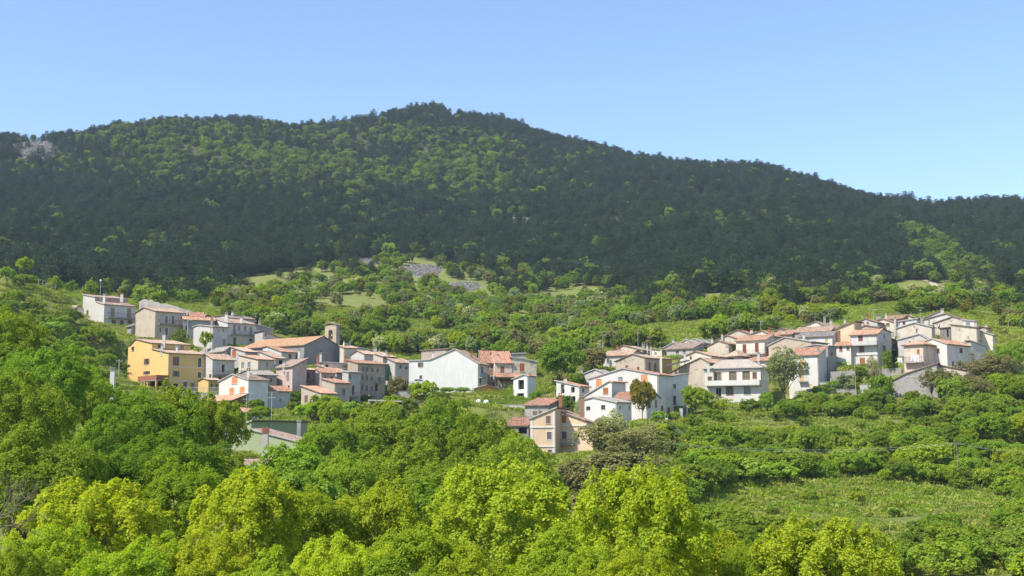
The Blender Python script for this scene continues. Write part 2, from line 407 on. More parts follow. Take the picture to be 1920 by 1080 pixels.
GLASS = glass_mat('window_glass', (.022, .025, .028))
GLASS_B = glass_mat('grey_blue_glass', (.20, .225, .25), .15)  # paler grey-blue base colour than the plain window glass
DARK = glass_mat('interior_shade_panel', (.012, .011, .010), .9)  # near-black colour standing in for the shade inside openings
HOUSES = """
# name|d|th|xL,xC,xR|yE|yB|prof|wall|roof|label
house|345|40|156,195.6,254|571|612|L 180,566 180,557.5 156,552.5|white|brown|white house with stepped brown roof, highest and farthest left of the village
 L 164 586 4 9 s brown
 R 211 585.6 8 18 s tan
 R 242 587 8 18 s tan
 R 213 603.5 8 8 s brown
 R 228.5 605.3 7 9 d brown
 R 243.5 604 8 6 s brown
 K 201 562 3 7 o brown
 K 227 563.5 7 7 s brown
 bal R 203 253 596 587 1.2 i
 chim 196 550 567 4.5 w 2
 chim 229 549 557 5 o 6
house|325|40|254.5,292.7,345|584|637|L 270.6,577 254.5,587|tan|pale|beige plastered gable house directly right of the highest white house
 R 312 599.4 4.5 14 w brown
 R 324.4 600 4 16 s grey
 R 300.4 618.7 3.5 9 w grey
 R 312 622 5 14 D brown
 bal R 299 345 608 600 1.1 i
garden_shed|334|40|238,246,256|612|620|r 4 0.8 0.5|grey|grey|low grey-roofed shed tucked between the highest white house and the beige gable house
house|335|20|352,357,382|595|624|l 6 1.6 0.5|tan|red|small tan cottage with a rust roof behind the beige gable house
 R 367 602 4 11 b brown
 R 374 600 2.5 4 o brown
house|342|35|366,383,392|594|614|R 386,589.5 392,597|tan|brown|little tan gable house peeping out behind the small rust-roofed cottage
cottage|328|25|344,344.5,356|599|633|l 3 0.8 0.5|grey|orange|narrow grey lean-to with an orange roof beside the lamp pole
 R 350 616 4 12 b brown
house|318|42|363,400,427|613|650|L 372,610 363,613.5|lgrey|grey|plain light grey house with a nearly flat roof below the white gable
 R 419 619 3 7 s tan
 R 420 642 5 12 d tan
 chim 397.5 595.6 615 4 b 1
house|328|40|382.5,427,478.7|605.6|650|L 401,597 382.5,607.5|white|brown|white house with a long dark balcony and two tall white chimneys above the church
 R 439.6 617 5.5 16 s tan
 R 448.5 614.4 5 9 s tan
 R 459.7 616 5 9 s tan
 R 470.4 620.4 5.5 15 s tan
 R 440 640 5.5 15 s brown
 R 470 638 6 5 o brown
 bal R 433 478 627 620 1.1 i
 chim 425 586 604 5.5 w 3
 chim 453 592.5 604 5 w 3
house|345|38|403,435,478|597|622|L 420,592 403,594|lgrey|brown|grey house rising just behind the white house with the long balcony
house|350|30|430,437,478|592|618|R 442,590.5 478,602|grey|grey|dark grey gable at the back with a small red window and a roof aerial
 R 463 604 6 4 s red
 chim 436 584 591 4 w 3
 chim 470.6 594 600 3 w 3
 ant 479 588 601 2
house|338|25|472,479,511|609|642|R 488,611 511,617|grey|grey|grey house with a sloping slate roof right of the long balcony
 chim 487 600 610 4 b 3
house|325|30|478,494,528|621|652|R 511,628 528,635|lgrey|orange|pale house with a roof falling away right, behind the church roof
 R 498 628 3 7 o grey
house|290|40|240.6,317,389.4|662.5|738|L 285,655 285,644 255,636.5 255,646 240.6,648.5|yellow|pale|large yellow house with white string courses and a stepped roof
 L 275 678 5 11 O brown
 L 275 699 6 6 O brown
 L 290 720 26 8 b grey
 L 249 654 5 8 o brown
 R 330 677 5.5 17 O red
 R 374.4 680 6 17 w grey
 R 330 700.6 6 11 O grey
 R 374 703 6 11 w grey
 R 329.6 726 9 14 b grey
 R 347 725 7 18 D brown
 R 361 724 7 12 g grey
 R 374.6 726 7 13 w grey
 K 298.7 649 6 8 o grey
 K 341 652 7 8 g grey
 bal L 258 316 712.5 703.5 3 k
 band R 689 1
 band R 714 1
 chim 308 624 640.6 5 w 8
 chim 304 645.6 656 4 w 3
 chim 332 648 657 3 w 4
house|293|42|372,398.7,440|674|716|L 385,664 372,668|lgrey|pale|grey stained house with an orange-tiled roof joined to the right of the yellow house
 R 418.7 690.6 5 15 b brown
 R 412 710 6 7 b brown
 L 394 705 4 7 o grey
 bal R 400 439 703 695 1.0 i
house|305|40|372,421.5,434|658|676|R 432,650 445,656|lgrey|grey|low pale house with a grey slab roof behind the orange-tiled extension
 R 428 665 3 8 o brown
house|300|42|433,460,483|660|692|L 433,651.5|lgrey|pale|pale house with a rust-red double door left of the church
 L 439 662.5 7.5 13 s rust
house|290|42|448,484,515|674.5|698|L 448,666.5|cream|orange|cream house with two blue-grey windows and a tilted tile roof
 L 455 684 5 9 g grey
 L 467 684 5.5 10 g grey
 R 501 683 4 8 g grey
house|303|42|493,528,569|660|682|L 501,650 493,652|lgrey|orange|house with a bright orange roof in front of the church's long side
 R 544 668 6 9 s brown
 R 556 669 4 9 o brown
 chim 561 654 668 4 w 1
house|295|42|487,516,536|672|692|L 487,660|lgrey|pale|low house with a stony patched roof between the cream house and the church
 R 527 679 8 8 b brown
house|275|38|518,549.4,575|687|756|R 575,674|pink|brown|tall pink house with a single grey-brown sloping roof
 L 539.7 705 5 15 g grey
 L 541 726 3.5 7 o grey
 R 553 748 4 6 o grey
 R 562 749 6 8 o brown
 chim 533 677 685 5 w 3
house|281|38|573,575,594|694|756|l 6 0.5 0.5|pink|pale|pinkish house with an iron balcony right of the tall pink house
 R 578 704 5 13 o grey
 R 580 722 3.5 4 o grey
 R 589 722.5 4 4 o grey
 bal R 571 591 713 704 1.0 i
house|278|40|592,603,629|699|730|L 592,692|pink|orange|narrow pink-walled house under a small orange roof in the old cluster
 R 610 707 3.5 6 o grey
 R 622 708 5 6 o grey
house|283|40|594,632,654|699|722|L 594,685|lgrey|orange|grey house with a long tilted orange roof above the narrow pink one
 R 648 708 5 9 o grey
house|270|40|603,629,656|718.5|768|L 603,711|tan|orange|stained stone house with a thin tile edge, rear of the lowest tile-roofed house
 R 645 735 6 12 s grey
cottage|262|40|565,602,631|738|772|L 565,724.5|tan|orange|lowest orange-tiled stone cottage with a brown door in its left wall
 L 574 748 6 13 d brown
 L 583.5 745 2.5 3 o brown
 R 607 746 3.5 6 o grey
 R 618 745.6 3 6 o grey
 R 624 764 7 14 b grey
house|279|42|645,654,676|698.5|762|L 645,696|lgrey|grey|narrow tall grey house with a dark red door and a low balcony
 R 656.5 707 4.5 10 o brown
 R 662 732 4 18 d maroon
 R 658 752 5 8 b brown
 R 667 755 7 8 b grey
 bal R 655 676 743 735 1.0 i
house|285|42|652,671,722|681.5|756|L 652,676|ochrew|orange|long weathered tenement with four rows of shutters right of the narrow grey house
 R 681 692 4 9 s grey
 R 688 693 4 9 s grey
 R 698 694 4 9 s rust
 R 708 695 4 7 s grey
 R 680 708 4 9 s grey
 R 688 709 4 10 s grey
 R 697 710 4 9 s grey
 R 712 712 4 11 s grey
 R 679 727 4 9 s grey
 R 688 728 4 10 s grey
 R 697 729 4 9 s grey
 R 706 727 5 14 b brown
 R 680 746 5 9 b brown
 R 690 746 5 8 b brown
 bal R 708 722 716 709 1.0 i
 bal R 694 708 741 733 1.0 i
house|288|20|600,606,656|680|702|R 645,682 656,684|cream|grey|flat-roofed cream house with an orange-shuttered window before the church gable
 R 613 686 5 6 b brown
 R 648 688 11 6 s orange
 chim 601.5 660 680 4 w 3
 chim 596 664 676 4 r 3
 chim 649 667 675 5 r 6
house|300|40|669,718,740|669|745|L 692,660.5 669,671|tan|pale|tan blank-gabled house beside the green scaffold netting
 R 734 689 3.5 6 o grey
 R 738 691 3 6 o grey
 chim 724 657 668 3.5 w 2
 chim 711 656 664 3 w 4
 chim 728 660 669 3 r 4
house|318|30|648,655,701|648.5|674|R 678,653 701,658.5|white|pale|white house with a long sloping roof right of the bell tower
 chim 655.6 639 648 3.5 w 3
 chim 703.7 651 658 6 w 1
house|310|35|640,646,669|652.5|674|L 640,649|cream|orange|small cream house with an orange roof at the foot of the bell tower
 R 659 664 3 5 o brown
 chim 645 639 651 4 p 2
house|298|45|740,742,770|680|705|l 7 1.2 0.5|offw|pale|pale low house half hidden between the scaffold netting and the big blank white gable
 R 751 688 4 7 o brown
 R 762 690 4 6 o brown
church|305|55|455,571,664|647|692|R 606,631 641,653 641,658.5 664,669.5|cement|new|grey church with a broad new orange roof and an arched window
 R 602 662 5 11 b grey
house|255|38|411,467,503|713|778|L 436.5,702.5 411,716|white|brown|white house with bright orange shutters and a tiled porch
 L 440 713 11 13 s orange
 L 434.5 733 9 11 s orange
 L 454 731 9.5 11 s orange
 L 430 762 10 16 b brown
 L 452 762 12 16 b brown
 porch L 402 466 741 3.4 1.3 3
 chim 466 690 711 5 o 3
house|258|38|498,503,544|733|768|l 5 1.1 0.5|lgrey|orange|low grey annex with an orange roof against the orange-shuttered house
 R 525.6 751 3 6 o grey
garden_shed|240|38|452,455,494|773|792|l 3.2 0.8 0.5|lgrey|orange|little open shed with an orange roof below the orange-shuttered house
 R 476 777 34 6 b brown
house|275|38|446,478,519|703|732|L 462,694.5 446,702|grey|grey|dark grey house with white verges behind the orange-shuttered house
 R 497 709 4 6 o grey
 R 507.5 713 5 9 o grey
house|182|45|430,472,576|791|855|L 430,806|green|grey|green house under a shallow roof among the trees
 sub 172|60|469,560,590|829|850|L 469,806|green|brown
 sub 165|60|437,490,505|884|895|L 437,864|offw|brown
 chim 498 801 840 11 q -10
 chim 426 793 828 9 w -8
 chim 561 788 800 7 g -3
 ant 463 736 815 -9
 ant 510 734 792 2
house|290|70|767,897.5,914|682|747|L 853.5,655 806,675.5 767,677|brightw|pale|big white house with a huge blank gable wall
 L 788.5 684 5 9 O brown
 L 789 709 5 10 w brown
 R 904 694 4 12 o grey
 R 901 715 3 9 o grey
 bal R 900 913 707 699 1.0 i
 chim 884 657 674 4 r 3
 ant 849 643 656 3
house|301|65|790,838,845|655|692|L 790,658|tan|brown|beige flat-topped house poking up behind the big white gable
 chim 812 659 668 4 w -1
house|298|12|900,905,929|680|735|l 9 3.0 0.5|brick|red|brown brick house with white-framed windows
 R 922 687 6 9 w grey
 R 923 710 6 9 w grey
 R 915 722 6 9 o grey
 chim 926 659 667 7 r 5
house|296|12|926,929.3,960|680.5|735|l 9 2.9 0.5|cream|red|cream house with one brown shutter and a red lean-to, joined to the brick house
 R 942 693 7.5 13 S rust
 R 932 716 5 14 D brown
 porch R 928 970 700 2.6 1.0 2
 porch R 938 961 712 1.8 0.5 2
 chim 933 664 673 3 g 3
house|297|10|954,960.5,1006|671|712|R 980,673 1006,679|cream|grey|cream house with a tall brown shutter next to the large walnut tree
 R 979 689 9 15 s rust
 R 960 685 3 4 o grey
house|306|10|953,956,984|664|690|R 984,663|tan|grey|brownish flat-topped block behind the cream houses
house|268|60|962.5,990,1005|705|750|L 983,703 962.5,711|brightw|red|small white two-storey house with large dark openings beside the hedges
 L 977 721 11 18 b brown
 L 976 742 13 10 b brown
garden_shed|272|12|889,892,938|729|738|R 913,723 938,731|orangewood|brown|orange timber shed behind the upper hedge
house|256|50|1043,1087,1105|725|758|L 1043,715|white|red|unfinished white house with glassless black windows and a red roof
 L 1055 728.7 7 17 b grey
 L 1074 730.6 7 11 b grey
 L 1075 748 7.5 11 b grey
 R 1094 732 4 8 b grey
 chim 1060 707 716 6 o 3
house|275|55|1083,1134,1150|700|728|L 1116,693 1083,706|lgrey|grey|light grey gable house behind the unfinished white house
 chim 1090 689 703 5 g 3
house|252|58|1105,1234,1262|703|792|L 1168.5,691.5 1105,711|white|red|big white gable house with pale orange shutters and orange verge
 L 1123 718 11 15 s orange
 L 1163.5 711 8.5 8 g white
 L 1208 711 12 17 s orange
 R 1239 711 4 7 S white
 R 1252 713 4 7 S white
 R 1240.6 740 4 7 S white
 R 1252.5 742 4 7 S white
 R 1241.6 774 4 26 d maroon
 R 1254 771 5.5 14 d brown
 chim 1175 685 692 4 r 4
 chim 1196.6 688 696 4 r 4
house|246|45|1097,1147,1173|716.5|756|L 1143,715.5 1097,743|white|red|white lean-to house with one steep roof side and a slanted orange window
 L 1135.6 733 10 12 S rust
house|240|58|1150,1213,1237|749|800|R 1225,735 1237,746|white|red|white annex with a red roof partly hidden by the reddish-green tree
 R 1230 757.5 4 14 s rust
house|228|45|1096,1155.6,1184|755|788|L 1113,745.5 1096,750|white|grey|small white house with grey roof and two square windows behind the blossom
 L 1103 766 8 8 w grey
 L 1131 764 8 9 w grey
 R 1163 764 2.5 6 o brown
 R 1180 765 2.5 8 s brown
 chim 1091 740 766 9 k -2
house|225|72|994,1041,1046|766.5|856|L 994,786|beige|grey|three-storey apricot house with white pilasters and purple-brown shutters
 sub 227|72|1041.5,1112,1116|795|856|L 1041.5,770|beige|brown
 L 1028 787 9 14 s plum
 L 1030 817 9 14 W plum
 L 1031 847.5 8 9 W plum
 1L 1057.5 786 9 14 W rust
 1L 1058 816 9 14 W plum
 band L 801 2
 band L 837 2
 1band L 798 2
 1bal L 1043 1074 833 825 1.1 i
 pil L 997
 pil L 1039
 chim 1050.6 737 766 6 r 7
house|240|62|984,1029,1050|760|798|R 1052,748|stone|red|rubble-stone house with a red tile roof behind the apricot house
 L 1003 775 7.5 7 d brown
 L 1013 773 6 5 d brown
barn|232|62|945,991,1010|798|818|R 1010,784|dgrey|red|open-sided barn with a low red roof left of the apricot house
 L 955 807 13 13 b brown
 L 980 807 16 13 b brown
house|300|60|1131,1183,1207|666|692|R 1193,657.5 1207,664|lgrey|pale|house with a broad orange roof right of the walnut tree at the back
 L 1140 677 5 8 o grey
 chim 1128 650 663 3 w 1
house|285|48|1154.5,1210,1236|671|703|L 1186,664.5 1154.5,678|tan|pale|house with a blank tan wall and tall narrow brown shutters
 R 1218 687.5 4 16 s brown
 R 1228.5 689 4 16 s brown
house|292|48|1232,1241,1260|673|703|L 1232,670|ochre|orange|narrow ochre house beside the tall white pipe
 chim 1239 652 700 2.5 w -6
house|312|55|1149,1205,1225|657|677|L 1169,648 1149,658|tan|pale|rear gabled house with an aerial and a group of small chimneys
 chim 1157 647 656 3 r 3
 chim 1206 643 657 5 g 1
 chim 1213 645 658 3 w 1
 chim 1220 648 658 3 w 1
 ant 1196 618 648 3
 ant 1130 622 656 1
house|310|55|1222,1240,1250|657|672|L 1222,655|cream|pale|tiny cream house end behind the tall white pipe
 L 1229 662 4 3 o grey
house|305|60|1251,1299,1318|653.5|670|R 1318,643|lgrey|brown|grey house with a wide brown roof and two small dark windows
 L 1270 660 6.5 6 o brown
 L 1283 658 6 6 o brown
house|315|55|1246,1275,1285|645|662|L 1262,643.5 1246,652|lgrey|grey|small grey-edged gable left behind the wide brown roof
 chim 1262 635.6 645 3 w 2
house|322|55|1274,1305,1318|644|658|L 1287,637.5 1274,644|cream|grey|cream gable with grey verge topmost behind the wide brown roof
 ant 1287 627 640 3
house|326|50|1297,1318,1336|643|662|L 1304,636 1297,638|tan|grey|tan house with a pale grey roof right of the small cream gable
 R 1325 651 8 7 b brown
 chim 1335 633 643 3 w 2
house|305|55|1326,1366,1380|645|664|L 1347,639.5 1326,650|tan|orange|tan blank gable with a dark green door at its right side
 R 1376 652 6 12 d green
 chim 1363 648 659 4 w -1
house|315|55|1345,1384,1395|636|652|L 1364,629.5 1345,637|tan|orange|mid-height tan gable, second of the three stepped gables
 chim 1354 624 636 3 o 2
house|325|55|1362,1407,1420|627|645|L 1383,619 1362,629|tan|red|topmost of the three stepped tan gables, with a white orange-capped chimney
 chim 1409 615.6 627 4.5 o 2
house|298|60|1380,1434,1449|638|668|R 1449,629|cream|orange|cream house with two maroon balcony doors and an orange roof
 L 1396 654 7 17 d maroon
 L 1419 652 7 17 d maroon
 bal L 1381 1432 663.5 656 1.0 i
house|310|55|1403,1449,1465|630|645|L 1428,620.5 1403,629.5|cream|red|pinkish gable behind the maroon-door house with the biggest aerial
 chim 1443 614 624 4 r 3
 ant 1426 602 622 3
house|318|60|1452,1485,1495|627|640|R 1495,620|tan|orange|low orange roof between the big aerial and the tall grey chimney
 chim 1469 618 627 4 o 2
house|326|55|1454,1484,1492|620|634|L 1466,616 1454,621|lgrey|red|tiny far gable with reddish verge behind the low orange roof
 chim 1483 614 620 4 g 2
house|325|55|1497,1548,1590|614|628|L 1530,603.5 1497,616|cream|brown|cream gable with a long brown roof and a tall grey chimney
 chim 1546 592.5 614 3.5 g -2
 chim 1558 598 609 4 w 4
 chim 1584 597 608 3 w 4
 ant 1528 588 606 3
house|312|60|1490,1557,1565|621|636|R 1565,613|tan|pale|long sagging orange roof in front of the tall grey chimney
house|300|60|1497,1561,1579|630|652|R 1567.5,622 1579,633|white|grey|white house with a grey roof and a yellow door
 L 1550 640 5 12 d yellow
 L 1512 638 10 5 o grey
 chim 1507 626 634 3 w 1
house|290|50|1441,1521,1552|641|667|L 1472,633 1441,648|rubble|grey|ochre rubble gable wall under a thin roof in the middle of the right-hand cluster
 R 1530 647.5 3 6 o brown
 R 1539 648.7 3 7 o brown
house|280|55|1478,1534,1549|665.5|738|R 1549,652|white|red|white house with yellow shuttered doors behind the tall grey-green tree
 L 1503 683 6.5 16 s yellow
 L 1504 705 6.5 18 s yellow
 L 1520 724 5 8 S yellow
 bal L 1496 1512 692.5 684 0.9 i
 bal L 1496 1512 715 707 0.9 i
 chim 1485 659 667 4 g 1
 chim 1534 652 664 3 g 1
house|290|58|1395,1440,1475|677|702|R 1475,663|cream|orange|house with a red roof hidden behind the white villa's hipped roof
 chim 1422 660 672 4 w 1
house|296|45|1361,1383,1406|669|684|h 1.4|lgrey|pale|small hip-roofed house in the middle of the dense orange roofs
 R 1395 675 4 5 o grey
 L 1372 674 8 5 b brown
house|283|50|1258,1330,1384|680|722|L 1313.5,671.5 1258,698|tan|pale|wide tan gable with no windows left behind the white villa
 R 1335 685 6 5 s brown
 chim 1328 678 690 3 w -2
house|292|50|1275,1334,1365|668|688|L 1305,659.5 1275,672|cream|pale|cream gable with a dark door just above the wide tan gable
 L 1295 671 4 7 b brown
 chim 1284 661 669 2.5 w 0
villa|278|66|1321,1426,1440|690|775|h 2.0|white|taupe|white two-storey villa with orange-framed windows, long balconies and a hipped roof
 L 1346 707 11 16 F green
 L 1374 707 12 20 F green
 L 1399 703 12 16 F green
 L 1331 714 6 14 F white
 L 1415 704 6 11 F white
 L 1347.5 736 10 17 o brown
 L 1368 732 12 18 F green
 L 1401 731 13 17 o brown
 L 1347 762 14 18 b grey
 L 1366 761 12 15 S grey
 L 1392 762 12 12 S grey
 bal L 1322 1424 722 713 1.3 p
 bal L 1333 1354 752 744 1.2 i
 band L 695 3
cottage|286|62|1290,1320,1324|716|730|r 5 1.0 0.5|dgrey|orange|low brown-walled outbuilding with an orange roof left of the white villa
 L 1304 721 14 7 o brown
house|262|35|1255,1260,1290|706|760|R 1290,701|white|brown|bluish-white house end with a dark doorway right of the big white gable house
 R 1265 724 6 9 o grey
 R 1265 751 7 18 b grey
house|288|56|1594,1645,1672|626.5|692|R 1654,617.5 1671,624|lgrey|orange|tall grey house with white lower storey, balcony and orange roof
 L 1613.5 636 8.5 14 d maroon
 L 1615.5 654.7 9 12 d brown
 L 1617 677 10 12 s rust
 R 1658 630 2.5 9 o white
 R 1658 653 6 10 s brown
 R 1660 675 3 5 b brown
 bal L 1597 1644 646.5 640 1.2 p
 band L 665 2
house|297|55|1603,1647,1655|614|632|L 1622,611 1603,620|rubble|brown|tan stone gable directly above the tall grey house's orange roof
house|300|55|1568,1602.5,1615|604|648|L 1568,618|apric|brown|house with a plain apricot wall rising to the right
 chim 1573 620 628 4 r -4
house|308|55|1604,1645,1655|604.5|622|L 1623,598 1604,606|lgrey|red|grey gable with two small red windows near the top
 L 1627 606 5 5 s rust
 L 1619 606 3 4 s rust
 ant 1637 580 602 3
 chim 1626 588 597 4 r 5
 chim 1647 589 598 7 g 5
house|310|55|1646,1677,1685|605|620|L 1656,598.5 1646,601|cream|red|small cream gable with one brown window, right of the red-windowed gable
 L 1664.5 608.5 7 5.5 s brown
 chim 1678 594 619 3 w -2
house|318|60|1656,1690,1700|598|610|R 1700,592|tan|orange|far orange roof strip at the very top of the cluster
 chim 1661 587 594 3 w 3
 ant 1683 586 596 2
house|306|60|1682,1719,1726|598|622|L 1682,604|white|grey|white house end with a small maroon window under the far orange roof
 L 1695 606 5.5 6 s maroon
 L 1686 607 2.5 3 o grey
house|322|55|1691,1711,1716|595|606|L 1697,590 1691,592|apric|brown|tiny apricot gable at the top with a mast beside it
 chim 1708 588 594 2.5 w 3
 ant 1725 576 600 -3
house|292|58|1682,1746.6,1753|613.5|642|L 1714,605.7 1682,616|cream|grey|wide cream gable with one tiny maroon window
 L 1719 620 3.5 6 o maroon
 chim 1728 592 608 4 g 3
house|284|58|1684,1740,1746|636|662|L 1723.5,627 1684,637.5|lgrey|grey|grey gable in front of the wide cream gable
 L 1716 641.6 4 4 o brown
 L 1706 641 4 3 o rust
house|276|48|1694,1732,1756|647|686|h 1.1|tan|orange|tan house with laundry on its balcony and an orange hipped roof
 L 1721.7 659.4 5.5 9 s rust
 bal L 1694 1728 679 669 1.1 i
house|278|43|1736,1775,1820|645|692|L 1748,635.5 1736,639.5|white|orange|house with one white and one grey wall under a bright orange roof
 L 1759 658 5.5 9 s maroon
 R 1802 657.3 6 9 s maroon
 R 1787 682 4 9 d brown
 R 1801 680 3.5 8 o grey
house|287|28|1812,1820,1848|640|684|R 1848,650|white|brown|white house with a dark diagonal roof edge at the right of the orange roof
house|294|60|1783,1832,1837|615|647|L 1783,609.5|cream|brown|blank cream wall house below the white dish
 L 1815.4 631.8 2.5 3 o grey
house|299|60|1768,1783,1788|614|640|L 1768,616|dgrey|brown|narrow shaded house with a dark door left of the blank cream wall
 L 1777 624 3 15 b brown
house|296|60|1832.5,1861,1866|628|674|L 1832.5,620|cream|grey|rightmost house of the village, cream with tiny windows
 L 1836 629 5 3 o brown
 L 1838.5 639 3 3 o brown
house|303|58|1752,1810,1815|601|627|L 1787,594 1752,606|cream|red|cream gable with an orange roof edge and a white satellite dish
 L 1760 612 4 8 b brown
 dish 1758 610 5.5
house|312|58|1732,1810,1820|600|612|L 1773,588.5 1732,600|lgrey|brown|grey topmost gable of the right-hand cluster
 L 1742 603.6 2.5 7 o grey
house|320|58|1735,1768,1774|588|606|L 1762,584 1735,596|lgrey|red|highest roof corner of the right-hand cluster with a white chimney
 chim 1766.5 578 588 4 w -2
house|300|60|1810,1826,1830|602|620|L 1810,600.5|white|grey|small white bay with a wide window behind the blank cream wall
 L 1815 607.5 8 6 g grey
 chim 1828.4 600.5 614 4.5 w 0
house|303|58|1832,1851,1857|615|636|L 1832,611.5|tan|brown|small tan house at the far right edge under a dark roof
 chim 1849 608 614 2.5 w 2
barn|270|66|1653,1756,1760|682.5|752|L 1700,700.5 1653,724|stone|orange|ruinous grey stone barn with an orange-tiled roof edge
 L 1738 698 7 6 b grey
house|272|66|1757,1818,1823|696|750|L 1757,684.5|cream|pale|cream house joined to the stone barn behind the yellowish tree
 L 1777 700 7 8 g white
cottage|280|60|1822,1850,1856|697|708|r 5 1.0 0.5|tan|pale|low tiled roof half hidden by the olive tree at the far right
house|290|60|1565,1595,1597|648|671|r 5 0.9 0.5|white|orange|small white house with red shutters left of the tall grey house
 L 1576.5 654 6 9 s red
 L 1590 653 6 6 s brown
house|286|50|1549,1552,1568|649|690|l 6 0.4 0.5|grey|grey|plain grey wall house in the gap behind the yellow-shuttered white house
 R 1560 664 2.5 9 o grey
cottage|236|40|190,212,240|746|768|l 6 1.6 0.5|white|orange|cottage mostly hidden by trees, showing only its tall white chimney left of the yellow house
 chim 212 690 748 8 w -3
house|297|52|1660,1670,1692|636|690|l 6 0.5 0.5|dgrey|brown|dark narrow house squeezed between the tall grey house and the wide cream gable
 R 1678 648 5 8 b brown
 R 1678 664 5 9 b brown
 bal R 1672 1690 656 650 1.0 i
house|287|40|384,391,413|713|742|l 5 0.5 0.5|yellow|pale|low ochre annex at the foot of the grey stained house beside the yellow one
 R 397 724 4 9 o grey
 R 406 725 4 9 o grey
house|280|45|549,556,580|727|760|l 4 0.4 0.5|tan|grey|stubby stone base house under the pinkish house with the iron balcony
 R 561 746 4 6 o grey
 R 570 747 5 8 o brown
house|292|45|676,683,700|664|684|l 5 0.9 0.5|lgrey|pale|small pale roof wedged between church aisle and blank tan gable
house|294|55|1540,1556,1570|655|690|l 5 0.5 0.5|lgrey|brown|shaded grey house end left of the small white house with red shutters
 L 1549 664 4 8 o brown
 L 1549 678 4 9 d brown
house|308|58|1573,1600,1612|612|640|L 1588,607 1573,614|cream|red|little cream gable left of the red-windowed grey gable
 L 1590 616 4 5 s rust
house|304|58|1408,1440,1452|655|680|r 6 1.2 0.5|lgrey|pale|low pale house under the maroon-door balcony
 L 1424 663 5 7 o brown
"""
# ------------------------------------------------------------------ houses: read the survey
class Vol:
    pass


def parse_vol(spec):
    d, th, xs, yE, yB, prof, wall, roof = spec[:8]
    v = Vol()
    v.d, v.th = float(d), math.radians(float(th))
    xL, xC, xR = (float(t) for t in xs.split(','))
    v.P = at(xC, float(yE), v.d)                       # near corner at the wall top
    v.zb = at(xC, float(yB), v.d)[2]
    v.v = np.array([math.cos(v.th), math.sin(v.th), 0])
    v.u = np.array([-math.sin(v.th), math.cos(v.th), 0])
    v.wall, v.roof = wall, roof
    pt = prof.split()
    kind = pt[0]

    def along(x, y, ax, nrm, fallback):
        h = hit_plane(x, y, v.P, nrm)
        s = float(np.dot(h - v.P, ax))
        return (s, float(h[2])) if .6 < s < 26 else (fallback, float(v.P[2]))
    v.U = along(xL, float(yE), v.u, v.v, 7.0)[0]
    v.V = along(xR, float(yE), v.v, v.u, 8.0)[0]
    if not (1.2 < v.U < 22):
        v.U = 7.0
    if not (2.0 < v.V < 16):
        v.V = 8.0
    zE = float(v.P[2])
    v.kind = kind
    if kind in 'LR':
        ax, nrm = (v.u, v.v) if kind == 'L' else (v.v, v.u)
        pts = [(0.0, zE)]
        for t in pt[1:]:
            x, y = (float(k) for k in t.split(','))
            h = hit_plane(x, y, v.P, nrm)
            s = float(np.dot(h - v.P, ax))
            if s < pts[-1][0] - .01 or s > 30:            # nearly edge-on: keep a sane roof
                s = pts[-1][0] + 3.0
            z = float(h[2]) if s < 26 else zE
            z = max(min(z, zE + 8), zE - 8)
            pts.append((s if abs(s - pts[-1][0]) > .12 else pts[-1][0], z))
        if pts[-1][0] < 2.5:
            k = 2.5 / max(pts[-1][0], .05)
            pts = [(s * k, zE + max(-1.6, min(1.6, z - zE))) for s, z in pts]
        v.pts = pts
        if kind == 'L':
            v.U = pts[-1][0]
        else:
            v.V = pts[-1][0]
    elif kind in 'lr':
        dep, rise, fr = (float(k) for k in pt[1:4])
        v.pts = [(0, zE), (dep * fr, zE + rise), (dep, zE)]
        if kind == 'l':
            v.U = dep
        else:
            v.V = dep
        v.kind = kind.upper()
    elif kind == 'h':
        v.rise = float(pt[1])
        v.pts = [(0, zE), (v.U, zE)]
    return v


houses = []
for ln in HOUSES.strip().split('\n'):
    if ln.startswith('#') or not ln.strip():
        continue
    if not ln.startswith(' '):
        q = ln.split('|')
        h = Vol()
        h.name, h.label = q[0], q[9]
        h.vols, h.items = [parse_vol(q[1:9])], []
        houses.append(h)
    else:
        s = ln.strip()
        if s.startswith('sub '):
            houses[-1].vols.append(parse_vol(s[4:].split('|')))
        else:
            houses[-1].items.append(s.split())

# footprints: the ground is shaped to meet them
anchors = []
foot = []
for h in houses:
    for v in h.vols:
        c = v.P.copy()
        for a in (-2.0, 0, v.U * .5, v.U):
            for b in (-2.0, 0, v.V * .5, v.V):
                p = c + v.u * a + v.v * b
                anchors.append((p[0], p[1], v.zb, 1.0 if a <= 0 or b <= 0 else .5))
        foot.append((c[:2] + v.u[:2] * v.U / 2 + v.v[:2] * v.V / 2, max(v.U, v.V) * .62, v))
for x0, x1, y, d0, d1 in ((879, 962, 745, 271, 268), (900, 990, 770, 256, 253), (885, 925, 752, 258, 257), (826, 874, 746, 274, 273), (690, 768, 766, 262, 259),
                          (1300, 1420, 777, 258, 254), (1556, 1602, 716, 281, 280), (1537, 1590, 729, 277, 276), (1512, 1606, 751, 273, 271), (300, 412, 768, 277, 274), (1249, 1287, 790, 243, 256)):
    for t in np.linspace(0, 1, 9):                    # the feet of garden walls, hedges and terraces
        p = at(x0 + (x1 - x0) * t, y, d0 + (d1 - d0) * t)
        anchors.append((p[0], p[1], p[2], 1.3))
anchors = np.array(anchors)


def in_house(x, y, m=1.0):
    for c, r, v in foot:
        if abs(x - c[0]) < r * 1.3 + m and abs(y - c[1]) < r * 1.3 + m:
            dx = np.array([x, y]) - v.P[:2]
            a, b = dx @ v.u[:2], dx @ v.v[:2]
            if -m < a < v.U + m and -m < b < v.V + m:
                return True
    return False
